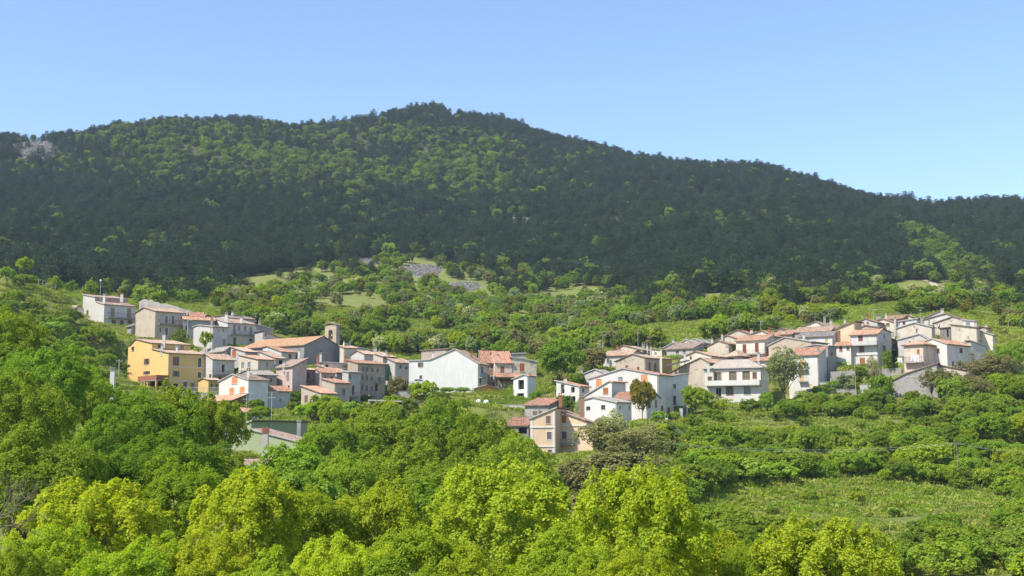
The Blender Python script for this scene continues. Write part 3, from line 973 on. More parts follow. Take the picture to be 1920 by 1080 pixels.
# ------------------------------------------------------------------ terrain
COLS = [
    (-900, [(150, 'z', -4), (180, 740), (240, 650), (300, 560), (340, 500), (380, 515), (450, 520), (560, 490), (700, 430), (850, 340), (980, 285), (1250, 300)]),
    (0, [(120, 'z', -9), (180, 770), (240, 685), (300, 600), (335, 512), (380, 527), (450, 536), (560, 500), (700, 430), (850, 340), (980, 272), (1250, 292)]),
    (110, [(120, 'z', -11), (180, 790), (240, 710), (300, 640), (345, 548), (385, 550), (460, 542), (570, 500), (720, 425), (870, 335), (1000, 258), (1250, 280)]),
    (220, [(130, 'z', -13), (180, 800), (250, 730), (300, 665), (340, 612), (375, 566), (410, 568), (480, 548), (600, 490), (750, 405), (900, 315), (1020, 240), (1260, 265)]),
    (300, [(140, 'z', -13.5), (180, 840), (235, 770), (275, 735), (300, 690), (330, 630), (352, 596), (385, 576), (460, 550), (580, 508), (725, 425), (900, 318), (1040, 228), (1280, 262)]),
    (400, [(150, 'z', -14), (180, 880), (220, 815), (255, 775), (290, 735), (320, 655), (345, 615), (390, 592), (460, 552), (560, 522), (700, 440), (900, 325), (1060, 232), (1300, 260)]),
    (600, [(150, 'z', -14), (200, 835), (255, 770), (290, 715), (320, 664), (360, 642), (430, 602), (520, 552), (600, 504), (750, 430), (950, 330), (1120, 247), (1350, 275)]),
    (510, [(150, 'z', -14), (190, 855), (235, 795), (272, 755), (300, 700), (325, 650), (350, 622), (410, 592), (490, 552), (580, 512), (725, 435), (925, 328), (1090, 240), (1320, 268)]),
    (710, [(150, 'z', -14), (205, 825), (255, 772), (285, 735), (315, 685), (355, 655), (425, 612), (510, 560), (590, 518), (715, 457), (970, 325), (1165, 221), (1400, 255)]),
    (775, [(150, 'z', -14), (207, 820), (252, 774), (282, 744), (312, 694), (352, 664), (422, 618), (505, 566), (585, 526), (697, 470), (985, 320), (1185, 209), (1430, 250)]),
    (850, [(150, 'z', -14), (210, 815), (250, 775), (280, 750), (310, 702), (350, 672), (420, 622), (500, 572), (580, 534), (680, 485), (800, 425), (1000, 318), (1200, 221), (1450, 250)]),
    (960, [(145, 'z', -14), (200, 850), (230, 815), (255, 770), (285, 740), (315, 698), (350, 668), (420, 620), (500, 575), (580, 540), (700, 485), (850, 405), (1020, 315), (1200, 240), (1450, 265)]),
    (1050, [(140, 'z', -14), (190, 885), (222, 856), (243, 790), (270, 742), (300, 692), (350, 652), (420, 612), (500, 574), (580, 548), (700, 482), (850, 402), (1000, 330), (1180, 266), (1450, 292)]),
    (1250, [(125, 'z', -14.5), (160, 960), (200, 870), (235, 805), (258, 765), (285, 715), (310, 668), (340, 642), (400, 604), (480, 568), (560, 545), (700, 472), (850, 400), (1000, 340), (1130, 306), (1400, 330)]),
    (1450, [(125, 1085), (150, 1005), (185, 920), (215, 855), (245, 800), (268, 772), (280, 742), (300, 668), (325, 627), (360, 604), (420, 584), (500, 552), (580, 526), (700, 455), (850, 390), (1000, 343), (1060, 328), (1320, 350)]),
    (1650, [(125, 1085), (150, 1005), (190, 915), (220, 852), (245, 800), (266, 768), (285, 692), (310, 622), (330, 606), (380, 592), (440, 562), (500, 540), (545, 543), (620, 510), (750, 452), (900, 395), (1010, 379), (1260, 405)]),
    (1760, [(125, 1080), (150, 1000), (195, 910), (230, 840), (255, 790), (268, 762), (285, 690), (305, 645), (330, 608), (380, 590), (440, 558), (490, 534), (540, 545), (620, 515), (750, 462), (900, 410), (1020, 399), (1260, 425)]),
    (1880, [(125, 1070), (160, 985), (200, 905), (240, 825), (265, 772), (285, 700), (300, 665), (330, 622), (380, 602), (450, 570), (520, 552), (620, 520), (750, 470), (880, 420), (1020, 396), (1270, 420)]),
    (2800, [(125, 1070), (160, 985), (200, 905), (240, 825), (265, 775), (285, 710), (300, 680), (330, 635), (380, 610), (450, 575), (520, 552), (620, 520), (750, 470), (880, 420), (1020, 393), (1270, 420)]),
]
NEAR = [(3, -2.2), (12, -5), (25, -9.5), (45, -14), (70, -17.5), (100, -18)]
DST = np.unique(np.concatenate([np.linspace(3, 120, 40), np.linspace(120, 420, 130), np.linspace(420, 1400, 120), np.linspace(1400, 1720, 10)]))
ctl_a, ctl_z = [], []
COLS.sort(key=lambda t: t[0])
for x, L in COLS:
    ds, zs = [t[0] for t in NEAR], [t[1] for t in NEAR]
    for t in L:
        ds.append(t[0])
        zs.append(t[2] if t[1] == 'z' else at(x, t[1], t[0])[2])
    zl = zs[-1]
    ds += [1720]
    zs += [zl * .8]
    z = np.interp(DST, ds, zs)
    k = np.array([1, 2, 3, 2, 1]) / 9.0
    z = np.convolve(np.pad(z, 2, mode='edge'), k, 'valid')
    ctl_a.append((x - 960) / FPX * 1.003)
    ctl_z.append(z)
ctl_a, ctl_z = np.array(ctl_a), np.array(ctl_z)
AZ = np.unique(np.concatenate([np.linspace(-.62, -.44, 16), np.linspace(-.44, .44, 300), np.linspace(.44, .62, 16)]))
ZG = np.empty((len(AZ), len(DST)))
for j in range(len(DST)):
    ZG[:, j] = np.interp(AZ, ctl_a, ctl_z[:, j])
for _ in range(2):                                     # soften the creases between the columns
    Z2 = ZG.copy()
    Z2[1:-1] = (ZG[:-2] + 2 * ZG[1:-1] + ZG[2:]) / 4
    ZG = Z2
_r = np.random.default_rng(5)


def vnoise(x, y, s, seed=0):
    """smooth value noise on the ground plane"""
    r = np.random.default_rng(seed)
    t = r.random((64, 64))
    x, y = np.asarray(x, float) / s, np.asarray(y, float) / s
    xi, yi = np.floor(x).astype(int), np.floor(y).astype(int)
    fx, fy = x - xi, y - yi
    fx, fy = fx * fx * (3 - 2 * fx), fy * fy * (3 - 2 * fy)
    g = lambda a, b: t[a % 64, b % 64]
    return (g(xi, yi) * (1 - fx) + g(xi + 1, yi) * fx) * (1 - fy) + (g(xi, yi + 1) * (1 - fx) + g(xi + 1, yi + 1) * fx) * fy


XG, YG = AZ[:, None] * DST[None, :], np.repeat(DST[None, :], len(AZ), 0)
amp = np.interp(DST, [0, 100, 300, 500, 900, 4000], [.5, 1.0, .8, 3.0, 9.0, 15])[None, :]
ZG += amp * (vnoise(XG, YG, 26, 1) - .5) * .5 + amp * (vnoise(XG, YG, 70, 2) - .5)
# terraces meet the houses
num, den = np.zeros_like(ZG), np.zeros_like(ZG)
js = np.where((DST > 140) & (DST < 400))[0]
j0, j1 = js[0], js[-1] + 1
xs, ys = XG[:, j0:j1], YG[:, j0:j1]
nn, dd = np.zeros_like(xs), np.zeros_like(xs)
for ax, ay, azz, w in anchors:
    q = (xs - ax) ** 2 + (ys - ay) ** 2
    g = w * np.exp(-q / (2 * 2.7 ** 2))
    nn += g * (azz - ZG[:, j0:j1])
    dd += g
ZG[:, j0:j1] += nn / (dd + .04)
for c_, r_, v_ in foot:                                # and never bury a ground floor: steep banks rise only behind the houses
    dx, dy = xs - v_.P[0], ys - v_.P[1]
    aa, bb_ = dx * v_.u[0] + dy * v_.u[1], dx * v_.v[0] + dy * v_.v[1]
    q = np.hypot(np.maximum(np.maximum(-3.0 - aa, aa - v_.U), 0), np.maximum(np.maximum(-3.0 - bb_, bb_ - v_.V), 0))
    ZG[:, j0:j1] = np.minimum(ZG[:, j0:j1], v_.zb + .05 + 1.25 * q)


def ground(x, y):
    x, y = np.asarray(x, float), np.asarray(y, float)
    a = np.clip(x / np.maximum(y, 1), AZ[0], AZ[-1])
    d = np.clip(y, DST[0], DST[-1])
    i = np.clip(np.searchsorted(AZ, a) - 1, 0, len(AZ) - 2)
    j = np.clip(np.searchsorted(DST, d) - 1, 0, len(DST) - 2)
    fa = (a - AZ[i]) / (AZ[i + 1] - AZ[i])
    fd = (d - DST[j]) / (DST[j + 1] - DST[j])
    return (ZG[i, j] * (1 - fa) + ZG[i + 1, j] * fa) * (1 - fd) + (ZG[i, j + 1] * (1 - fa) + ZG[i + 1, j + 1] * fa) * fd


_ts = np.concatenate([np.arange(20, 420, 1.0), np.arange(420, 1500, 4.0)])


def cast(x, y, dmin=20):
    """where the view through a photo pixel meets the bare ground"""
    r = ray(x, y)
    t = _ts[_ts >= dmin]
    P = r[None, :] * (t / r[1])[:, None]
    below = P[:, 2] < ground(P[:, 0], P[:, 1])
    k = np.argmax(below)
    return P[k] if below[k] else None


# colour masks that belong to the ground itself
PX, PY = to_px(np.stack([XG, YG, ZG], -1))
edge_x = [-900, 0, 100, 250, 400, 480, 600, 690, 760, 830, 900, 1000, 1100, 1200, 1300, 1400, 1500, 1600, 1700, 1800, 1920, 2800]
edge_y = [535, 530, 541, 545, 528, 515, 497, 484, 478, 492, 515, 520, 532, 545, 548, 546, 543, 545, 522, 528, 548, 548]


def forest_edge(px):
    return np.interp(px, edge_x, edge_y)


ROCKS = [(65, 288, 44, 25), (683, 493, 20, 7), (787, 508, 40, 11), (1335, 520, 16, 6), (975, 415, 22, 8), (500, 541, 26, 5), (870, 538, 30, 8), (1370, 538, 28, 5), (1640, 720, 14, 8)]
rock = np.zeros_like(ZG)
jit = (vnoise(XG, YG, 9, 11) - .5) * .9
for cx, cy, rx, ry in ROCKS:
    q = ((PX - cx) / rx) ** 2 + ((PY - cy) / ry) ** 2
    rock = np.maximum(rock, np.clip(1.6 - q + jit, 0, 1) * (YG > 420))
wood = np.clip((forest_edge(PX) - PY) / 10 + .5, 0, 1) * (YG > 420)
na, ndst = ZG.shape
idx = np.arange(na * ndst).reshape(na, ndst)
Q = np.stack([idx[:-1, :-1], idx[1:, :-1], idx[1:, 1:], idx[:-1, 1:]], -1).reshape(-1, 4)

m, nt, b = nodes_of('meadow_and_soil')
tc = nd(nt, 'ShaderNodeTexCoord').outputs['Object']
n_big, n_mid, n_fin = noise(nt, tc, .018, 5, .6), noise(nt, tc, .11, 5, .65), noise(nt, tc, 1.1, 6, .75)
g = mixc(nt, ramp(nt, n_big, [(.35, 0), (.68, 1)]), (.165, .205, .032), (.25, .25, .068))
g = mixc(nt, ramp(nt, n_mid, [(.45, 0), (.75, .75)]), g, (.31, .275, .115))
g = mixc(nt, ramp(nt, n_fin, [(.35, .65), (.65, 0)]), g, (.115, .14, .026))
g = mixc(nt, ramp(nt, noise(nt, tc, .23, 6, .7), [(.62, 0), (.72, .6)]), g, (.30, .24, .155))
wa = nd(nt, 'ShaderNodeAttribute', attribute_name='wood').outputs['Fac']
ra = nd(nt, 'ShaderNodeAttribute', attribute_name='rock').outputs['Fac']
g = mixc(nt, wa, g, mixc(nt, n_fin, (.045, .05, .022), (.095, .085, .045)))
vr = nd(nt, 'ShaderNodeTexVoronoi', Scale=.35)
nt.links.new(tc, vr.inputs['Vector'])
rc = ramp(nt, vr.outputs['Color'], [(.1, (.14, .135, .125)), (.5, (.21, .20, .185)), (.9, (.28, .265, .245))])
g = mixc(nt, ra, g, rc)
nt.links.new(g, b.inputs['Base Color'])
bump(nt, b, n_fin, .8, .5)
b.inputs['Roughness'].default_value = .95
GROUND = m
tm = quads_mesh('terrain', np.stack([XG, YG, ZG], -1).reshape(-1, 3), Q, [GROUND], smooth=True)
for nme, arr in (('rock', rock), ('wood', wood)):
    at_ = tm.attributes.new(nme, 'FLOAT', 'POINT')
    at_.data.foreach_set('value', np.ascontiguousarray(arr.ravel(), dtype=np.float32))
terrain = put('terrain', tm)
terrain['kind'] = 'structure'
# ------------------------------------------------------------------ buildings
rng = random.Random(11)


def facade(mb, top, z0, holes, O, ax, nin):
    """wall plane with real openings; top = [(s, z)...], holes = [(s0, s1, z0, z1, reveal)]"""
    ss = sorted(set([round(p[0], 4) for p in top] + [round(t, 4) for h in holes for t in h[:2]]))
    S = top[-1][0]
    W = lambda s, z: O + ax * s + np.array([0, 0, z])
    for a, bb in zip(ss[:-1], ss[1:]):
        if bb - a < 1e-4 or a < -1e-6 or bb > S + 1e-4:
            continue
        mid = (a + bb) / 2
        for (p, q) in zip(top[:-1], top[1:]):
            if p[0] <= mid <= q[0] and q[0] - p[0] > 1e-5:
                f = lambda s: p[1] + (q[1] - p[1]) * (s - p[0]) / (q[0] - p[0])
                break
        cur = (z0, z0)
        for h in sorted((h for h in holes if h[0] <= mid <= h[1]), key=lambda h: h[2]):
            mb.quad(W(a, cur[0]), W(bb, cur[1]), W(bb, h[2]), W(a, h[2]))
            cur = (h[3], h[3])
        mb.quad(W(a, cur[0]), W(bb, cur[1]), W(bb, f(bb)), W(a, f(a)))
    for s0, s1, a, bb, r in holes:
        n = nin * r
        c = [W(s0, a), W(s1, a), W(s1, bb), W(s0, bb)]
        for k in range(4):
            mb.quad(c[k], c[(k + 1) % 4], c[(k + 1) % 4] + n, c[k] + n)


def roof_seg(mb, O, pax, eax, L, a, bb, e0, e1, uvs, th=.17):
    """corrugated tile slab between profile points a and bb, extruded along eax"""
    ds = bb[0] - a[0]
    sl = (bb[1] - a[1]) / ds
    k = 1 / math.hypot(1, sl)
    s0, s1 = a[0] - e0 * k, bb[0] + e1 * k
    z = lambda s: a[1] + sl * (s - a[0])
    n = max(6, int((L + .5) / .2))
    mrow = max(2, int((s1 - s0) / 1.2) + 1)
    base = len(mb.v)
    sag = rng.uniform(.03, .16)
    for j in range(mrow + 1):
        t = j / mrow
        s = s0 + (s1 - s0) * t
        for i in range(n + 1):
            e = -.26 + (L + .52) * i / n
            dz = th + .09 * (i % 2) - sag * math.sin(math.pi * i / n) + rng.uniform(-.012, .012)
            mb.v.append(tuple(O + pax * s + eax * e + np.array([0, 0, z(s) + dz])))
            uvs.append((e, (s - s0) / k))
    for j in range(mrow):
        for i in range(n):
            p = base + j * (n + 1) + i
            mb.f.append((p, p + 1, p + n + 2, p + n + 1))
            mb.m.append(0)
    W = lambda s, e, dz: O + pax * s + eax * e + np.array([0, 0, z(s) + dz])
    e0_, e1_ = -.26, L + .26
    lo, hi = .015, th + .02
    c = [W(s0, e0_, lo), W(s0, e1_, lo), W(s1, e1_, lo), W(s1, e0_, lo)]
    d = [W(s0, e0_, hi), W(s0, e1_, hi), W(s1, e1_, hi), W(s1, e0_, hi)]
    mb.quad(c[0], c[3], c[2], c[1], 1)
    uvs += [(0, 0)] * 4
    for i in range(4):
        mb.quad(c[i], c[(i + 1) % 4], d[(i + 1) % 4], d[i], 2 if i % 2 else 1)
        uvs += [(0, 0)] * 4


def uv_build(mb, uvs, name, mats, parent, loc):
    m = mb.mesh(name, mats)
    l = m.uv_layers.new(name='UVMap')
    vi = np.empty(len(m.loops), dtype=np.int32)
    m.loops.foreach_get('vertex_index', vi)
    l.data.foreach_set('uv', np.array(uvs, dtype=np.float32)[vi].ravel())
    return put(name, m, parent, loc=loc)


def bar(mb, a, b, r, mi=0):
    mb.tube([a, b], r, 4, mi, cap=False)


STY_REVEAL = {'b': .55}
for h in houses:
    v0 = h.vols[0]
    origin = np.array([v0.P[0], v0.P[1], v0.zb])
    root = put(h.name, None, loc=tuple(origin))
    tag(root, h.label, {'garden_shed': 'shed'}.get(h.name, h.name))
    for vi, v in enumerate(h.vols):
        pre = str(vi) if vi else ''
        P = v.P - origin                              # wall-top corner in house space
        C0 = np.array([P[0], P[1], 0.0])
        zO = origin[2]
        z0 = v.zb - zO - 6.5
        zE = v.P[2] - zO
        pts = [(s, z - zO) for s, z in v.pts]
        topL = pts if v.kind == 'L' else [(0, zE), (v.U, zE)]
        topR = pts if v.kind == 'R' else [(0, zE), (v.V, zE)]
        backU = pts[-1][1] if v.kind == 'L' else zE
        backV = pts[-1][1] if v.kind == 'R' else zE
        step = None
        if v.kind == 'L':
            for i in range(len(pts) - 1):
                if abs(pts[i + 1][0] - pts[i][0]) < .01 and pts[i + 1][1] > pts[i][1] and i > 0:
                    step = i
                    break
        fac = {'L': (v.P, v.u, v.v, topL), 'R': (v.P, v.v, v.u, topR)}
        if step is not None:
            fac['K'] = (v.P + v.u * pts[step][0], v.v, v.u, [(0, pts[step + 1][1]), (v.V, pts[step + 1][1])])
        holes = {'L': [], 'R': [], 'K': []}
        todo = []
        for it in h.items:
            k = it[0]
            own = k[0].isdigit()
            if (own and k[0] == pre) or (not own and not pre):
                todo.append([k.lstrip('0123456789')] + it[1:])
        for it in todo:
            if it[0] not in fac:
                continue
            Fq, ax, nin, top = fac[it[0]]
            x, y, w, hh = (float(t) for t in it[1:5])
            st, colr = it[5], it[6]
            qa, qb = hit_plane(x - w / 2, y, Fq, nin), hit_plane(x + w / 2, y, Fq, nin)
            sa, sb = sorted((float((qa - Fq) @ ax), float((qb - Fq) @ ax)))
            zt, zl = hit_plane(x, y - hh / 2, Fq, nin)[2] - zO, hit_plane(x, y + hh / 2, Fq, nin)[2] - zO
            S = top[-1][0]
            sa, sb = max(sa, .12), min(sb, S - .12)
            if sb - sa < .25:
                continue
            ztop = min(np.interp([sa, (sa + sb) / 2, sb], [t[0] for t in top], [t[1] for t in top])) - .08
            zt = min(zt, ztop)
            if zt - zl < .3 or any(sa < q[1] + .05 and sb > q[0] - .05 and zl < q[3] + .05 and zt > q[2] - .05 for q in holes[it[0]]):
                continue
            rv = STY_REVEAL.get(st, .16)
            holes[it[0]].append((sa, sb, zl, zt, rv))
            # ---- the window or door itself
            Wl = lambda s, z, o=0.0: C0 + (Fq - v.P) + ax * s + np.array([0, 0, z]) - nin * o
            e = np.array([0, 0, 1.0])
            isdoor = st in 'dD'
            mb = MB()
            if st in 'wWD':                            # white surround standing proud of the wall
                t = .13
                for (s, z, ws, wz) in ((sa - t, zl - t, t, zt - zl + 2 * t), (sb, zl - t, t, zt - zl + 2 * t), (sa, zt, sb - sa, t), (sa, zl - t, sb - sa, t)):
                    mb.box(Wl(s, z, -.02), ax * ws, -nin * .06, e * wz, 1)
            elif st == 'F':
                t = .14
                for (s, z, ws, wz) in ((sa - t, zl - t, t, zt - zl + 2 * t), (sb, zl - t, t, zt - zl + 2 * t), (sa, zt, sb - sa, t), (sa, zl - t, sb - sa, t)):
                    mb.box(Wl(s, z, -.02), ax * ws, -nin * .06, e * wz, 2)
            elif st != 'b' and not isdoor:             # sill
                mb.box(Wl(sa - .06, zl - .07, -.02), ax * (sb - sa + .12), -nin * .14, e * .065, 1)
            f = .07
            if st in 'owOgFb' and st != 'b':
                dep = -.10
                for (s, z, ws, wz) in ((sa, zl, f, zt - zl), (sb - f, zl, f, zt - zl), (sa + f, zt - f, sb - sa - 2 * f, f), (sa + f, zl, sb - sa - 2 * f, f), ((sa + sb) / 2 - f / 2, zl + f, f, zt - zl - 2 * f)):
                    mb.box(Wl(s, z, dep), ax * ws, -nin * .04, e * wz, 0)
            if isdoor:
                mb.box(Wl(sa, zl, -.12), ax * (sb - sa), -nin * .05, e * (zt - zl), 3)
                for fr in (.12, .55):
                    mb.box(Wl(sa + .12 * (sb - sa), zl + fr * (zt - zl), -.07), ax * (sb - sa) * .76, -nin * .02, e * (zt - zl) * .33, 3)
            if not mb.v:
                mb.box(Wl(sa, zt - .1, -.1), ax * (sb - sa), -nin * .06, e * .1, 0)
            w_o = mb.build('door' if isdoor else 'window', [FRAME, TRIM, paint('rust'), paint(colr)], root)
            if isdoor:
                hb = MB()
                hb.box(Wl(sb - .16, zl + 1.0 if zt - zl > 1.3 else (zl + zt) / 2, -.05), ax * .05, -nin * .06, e * .14)
                hb.build('handle', IRON, w_o)
                continue
            pb = MB()
            if st == 'b':  # near-black panel set behind the opening as painted room shade
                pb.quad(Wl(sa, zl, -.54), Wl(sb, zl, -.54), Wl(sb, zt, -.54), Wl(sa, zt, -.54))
                pb.build('interior_shade_panel', DARK, w_o)
            elif st in 'owOgF':
                pb.quad(Wl(sa, zl, -.12), Wl(sb, zl, -.12), Wl(sb, zt, -.12), Wl(sa, zt, -.12))
                pb.build('pane', GLASS_B if st == 'g' else (paint('green') if st == 'F' and colr == 'green' else GLASS), w_o)
            nl = 2 if st in 'sWO' and sb - sa > .5 else 1
            if st in 'sSWO':
                for q in range(nl):
                    wl = (sb - sa) / nl
                    if st == 'O':
                        s_ = sa - wl - .02 if q == 0 else sb + .02
                        off = .015
                    else:
                        s_, off = sa + q * wl + .012, -.08
                    gb = MB()
                    gb.box(Wl(s_, zl + .01, off), ax * (wl - .024), -nin * .03, e * (zt - zl - .02))
                    rows = max(3, min(9, int((zt - zl) / .16)))
                    for r_ in range(rows):
                        z_ = zl + .06 + (zt - zl - .12) * r_ / rows
                        gb.box(Wl(s_ + .05, z_, off + .03), ax * (wl - .124), -nin * .018, e * ((zt - zl) / rows * .5))
                    gb.build('shutter', paint(colr), w_o)
        # ---- walls
        mb = MB()
        facade(mb, topL, z0, holes['L'], C0, v.u, v.v)
        facade(mb, topR, z0, holes['R'], C0, v.v, v.u)
        facade(mb, topL if v.kind != 'R' else [(0, backV), (v.U, backV)], z0, [], C0 + v.v * v.V, v.u, -v.v)
        facade(mb, ([(0, backU), (v.V, backU)] if v.kind == 'L' else topR), z0, [], C0 + v.u * v.U, v.v, -v.u)
        if v.kind == 'L':
            for i in range(len(pts) - 1):
                if abs(pts[i + 1][0] - pts[i][0]) < .01:
                    zl_, zh_ = sorted((pts[i][1], pts[i + 1][1]))
                    facade(mb, [(0, zh_), (v.V, zh_)], zl_, holes['K'] if i == step else [], C0 + v.u * pts[i][0], v.v, v.u)
        else:
            for i in range(len(pts) - 1):
                if v.kind == 'R' and abs(pts[i + 1][0] - pts[i][0]) < .01:
                    zl_, zh_ = sorted((pts[i][1], pts[i + 1][1]))
                    facade(mb, [(0, zh_), (v.U, zh_)], zl_, [], C0 + v.v * pts[i][0], v.u, v.v)
        wall = mb.build('wall', wall_mat(v.wall), root)
        # ---- roof
        rm = [roof_mat(v.roof), EAVE, VERGE if v.roof in ('grey', 'taupe') or v.wall in ('white', 'green', 'brightw') else EAVE]
        mb, uvs = MB(), []
        if v.kind in 'LR':
            O, pax, eax, L = (C0, v.u, v.v, v.V) if v.kind == 'L' else (C0, v.v, v.u, v.U)
            segs = [(pts[i], pts[i + 1]) for i in range(len(pts) - 1) if abs(pts[i + 1][0] - pts[i][0]) > .05]
            for a, bb in segs:
                e0 = e1 = .42
                for a2, b2 in segs:
                    if abs(b2[0] - a[0]) < .02:
                        e0 = 0 if (abs(b2[1] - a[1]) < .02 or b2[1] > a[1]) else .35
                    if abs(a2[0] - bb[0]) < .02:
                        e1 = 0 if (abs(a2[1] - bb[1]) < .02 or a2[1] > bb[1]) else .35
                roof_seg(mb, O, pax, eax, L, a, bb, e0, e1, uvs)
        else:
            o = .5
            A = [C0 + v.u * a + v.v * b_ + np.array([0, 0, zE]) for a, b_ in ((-o, -o), (-o, v.V + o), (v.U + o, v.V + o), (v.U + o, -o))]
            i_ = min(v.U, v.V) / 2 + o
            if v.U > v.V:
                r0, r1 = C0 + v.u * (i_ - o) + v.v * (v.V / 2), C0 + v.u * (v.U - i_ + o) + v.v * (v.V / 2)
            else:
                r0, r1 = C0 + v.v * (i_ - o) + v.u * (v.U / 2), C0 + v.v * (v.V - i_ + o) + v.u * (v.U / 2)
            up = np.array([0, 0, zE + v.rise + .25])
            r0, r1 = r0 + up, r1 + up
            lift = np.array([0, 0, .22])
            low = np.array([0, 0, .02])
            B = [a + lift for a in A]
            A = [a + low for a in A]
            faces = ((B[0], B[1], r1, r0), (B[1], B[2], r1), (B[2], B[3], r0, r1), (B[3], B[0], r0)) if v.V >= v.U else \
                ((B[0], B[1], r0), (B[1], B[2], r1, r0), (B[2], B[3], r1), (B[3], B[0], r0, r1))
            for fp in faces:
                mb.poly(fp, 0)
                e_ = (fp[1] - fp[0]) / np.linalg.norm(fp[1] - fp[0])
                for p_ in fp:
                    dv = p_ - fp[0]
                    t_ = dv @ e_
                    uvs.append((t_, float(np.linalg.norm(dv - e_ * t_))))
            for k in range(4):
                mb.quad(A[k], A[(k + 1) % 4], B[(k + 1) % 4], B[k], 2)
                uvs += [(0, 0)] * 4
            mb.poly(A[::-1], 1)
            uvs += [(0, 0)] * 4
        roof = uv_build(mb, uvs, 'roof', rm, root, None)
        # ---- rainwater pipe at the near corner
        if v.V > 3 and zE > 2.5 and rng.random() < .7 and v.wall != 'stone':
            mb = MB()
            p = C0 - v.v * .07 + v.u * .12
            mb.tube([p + np.array([0, 0, zE - .05]), p + np.array([0, 0, z0])], .05, 5)
            mb.build('downpipe', EAVE if rng.random() < .6 else GALV, root)
        # ---- balconies, string courses, chimneys, aerials, porches
        for it in todo:
            k = it[0]
            if k in ('bal', 'band', 'porch', 'pil'):
                Fq, ax, nin, top = fac[it[1]]
                Wl = lambda s, z, o=0.0: C0 + (Fq - v.P) + ax * s + np.array([0, 0, z]) - nin * o
                e = np.array([0, 0, 1.0])
            if k == 'band':
                y = float(it[2])
                xm = to_px(Fq + ax * top[-1][0] / 2)[0]
                z = hit_plane(xm, y, Fq, nin)[2] - zO
                mb = MB()
                t = .16 if it[3] == '1' else .22
                mb.box(Wl(-.03, z - t / 2, .003), ax * (top[-1][0] + .06), -nin * (.05 if it[3] == '1' else .16), e * t)
                mb.build('string_course', TRIM if v.roof != 'taupe' else VERGE, root)
            elif k == 'pil':
                s = float((hit_plane(float(it[2]), 800, Fq, nin) - Fq) @ ax)
                s = min(max(s, .2), top[-1][0] - .2)
                mb = MB()
                zt = float(np.interp(s, [t[0] for t in top], [t[1] for t in top])) - .35
                mb.box(Wl(s - .2, z0, .004), ax * .4, -nin * .07, e * (zt - z0))
                mb.build('pilaster', TRIM, root)
            elif k == 'bal':
                x0, x1, ys_, yr, dep = (float(t) for t in it[2:7])
                sty = it[7]
                # the slab edge stands forward of the wall
                Fo = Fq - nin * dep
                sa, sb = sorted((float((hit_plane(x0, ys_, Fo, nin) - Fo) @ ax), float((hit_plane(x1, ys_, Fo, nin) - Fo) @ ax)))
                sa, sb = max(sa, -.3), min(sb, top[-1][0] + .3)
                z = hit_plane((x0 + x1) / 2, ys_, Fo, nin)[2] - zO
                zr = hit_plane((x0 + x1) / 2, yr, Fo, nin)[2] - zO
                if sb - sa < .8:
                    continue
                zr = max(zr, z + .85)
                mb = MB()
                mb.box(Wl(sa, z - .16, .003), ax * (sb - sa), -nin * dep, e * .16)
                slab = mb.build('balcony', CONC, root)
                mb = MB()
                if sty in 'pk':
                    mb.box(Wl(sa, z + .003, dep - .13), ax * (sb - sa), -nin * .12, e * (zr - z))
                    mb.box(Wl(sa, z + .003, .02), ax * .12, -nin * (dep - .16), e * (zr - z))
                    mb.box(Wl(sb - .12, z + .003, .02), ax * .12, -nin * (dep - .16), e * (zr - z))
                    mb.build('parapet', wall_mat(v.wall) if sty == 'p' else BRICK, slab)
                    if sty == 'k':
                        for fr in (.02, .6):
                            mb = MB()
                            mb.box(Wl(sa + fr * (sb - sa) + .02, z - 2.6, dep - .4), ax * .35, -nin * .35, e * 2.44)
                            mb.build('pillar', wall_mat(v.wall), slab)
                else:
                    for zz in (zr, z + .12):
                        bar(mb, Wl(sa, zz, dep - .05), Wl(sb, zz, dep - .05), .028)
                        bar(mb, Wl(sa, zz, .02), Wl(sa, zz, dep - .05), .025)
                        bar(mb, Wl(sb, zz, .02), Wl(sb, zz, dep - .05), .025)
                    n = max(3, int((sb - sa) / .22))
                    for q in range(n + 1):
                        s = sa + (sb - sa) * q / n
                        bar(mb, Wl(s, z, dep - .05), Wl(s, zr, dep - .05), .03 if q % 6 == 0 else .012)
                    mb.build('railing', IRON, slab)
            elif k == 'porch':
                x0, x1, yt, dep, drop = (float(t) for t in it[2:7])
                sa, sb = sorted((float((hit_plane(x0, yt, Fq, nin) - Fq) @ ax), float((hit_plane(x1, yt, Fq, nin) - Fq) @ ax)))
                z = hit_plane((x0 + x1) / 2, yt, Fq, nin)[2] - zO
                mb, uvs = MB(), []
                roof_seg(mb, Wl(sa, 0, 0), -nin, ax, sb - sa, (0.02, z), (dep, z - drop), 0, .3, uvs, .12)
                pr = uv_build(mb, uvs, 'porch_roof', [roof_mat('orange' if v.roof != 'red' else 'red'), EAVE, EAVE], root, None)
                n = int(it[7])
                for q in range(n):
                    s = sa + .25 + (sb - sa - .5) * q / max(1, n - 1)
                    pb = MB()
                    c_ = Wl(s, 0, dep - .15)
                    pb.cbox(c_, .26, .26, z0, z - drop + .03)
                    pb.build('post', wall_mat('brick') if v.roof != 'red' else EAVE, pr)
            elif k == 'chim':
                x, yt, yb, wpx = (float(t) for t in it[1:5])
                sty, off = it[5], float(it[6])
                dd_ = v.d + off
                a, t = at(x, yb, dd_) - origin, at(x, yt, dd_) - origin
                w = max(.42, wpx * dd_ / FPX)
                mm = {'w': wall_mat('white'), 'o': wall_mat('white'), 'q': wall_mat('lgrey'), 'g': CONC, 'b': wall_mat('ochrew'), 'r': BRICK, 'k': wall_mat('brick'), 'p': TRIM}[sty]
                mb = MB()
                zt = t[2]
                tall = zt - a[2]
                capm = {'o': BRICK, 'q': BRICK, 'r': BRICK}.get(sty, CONC)
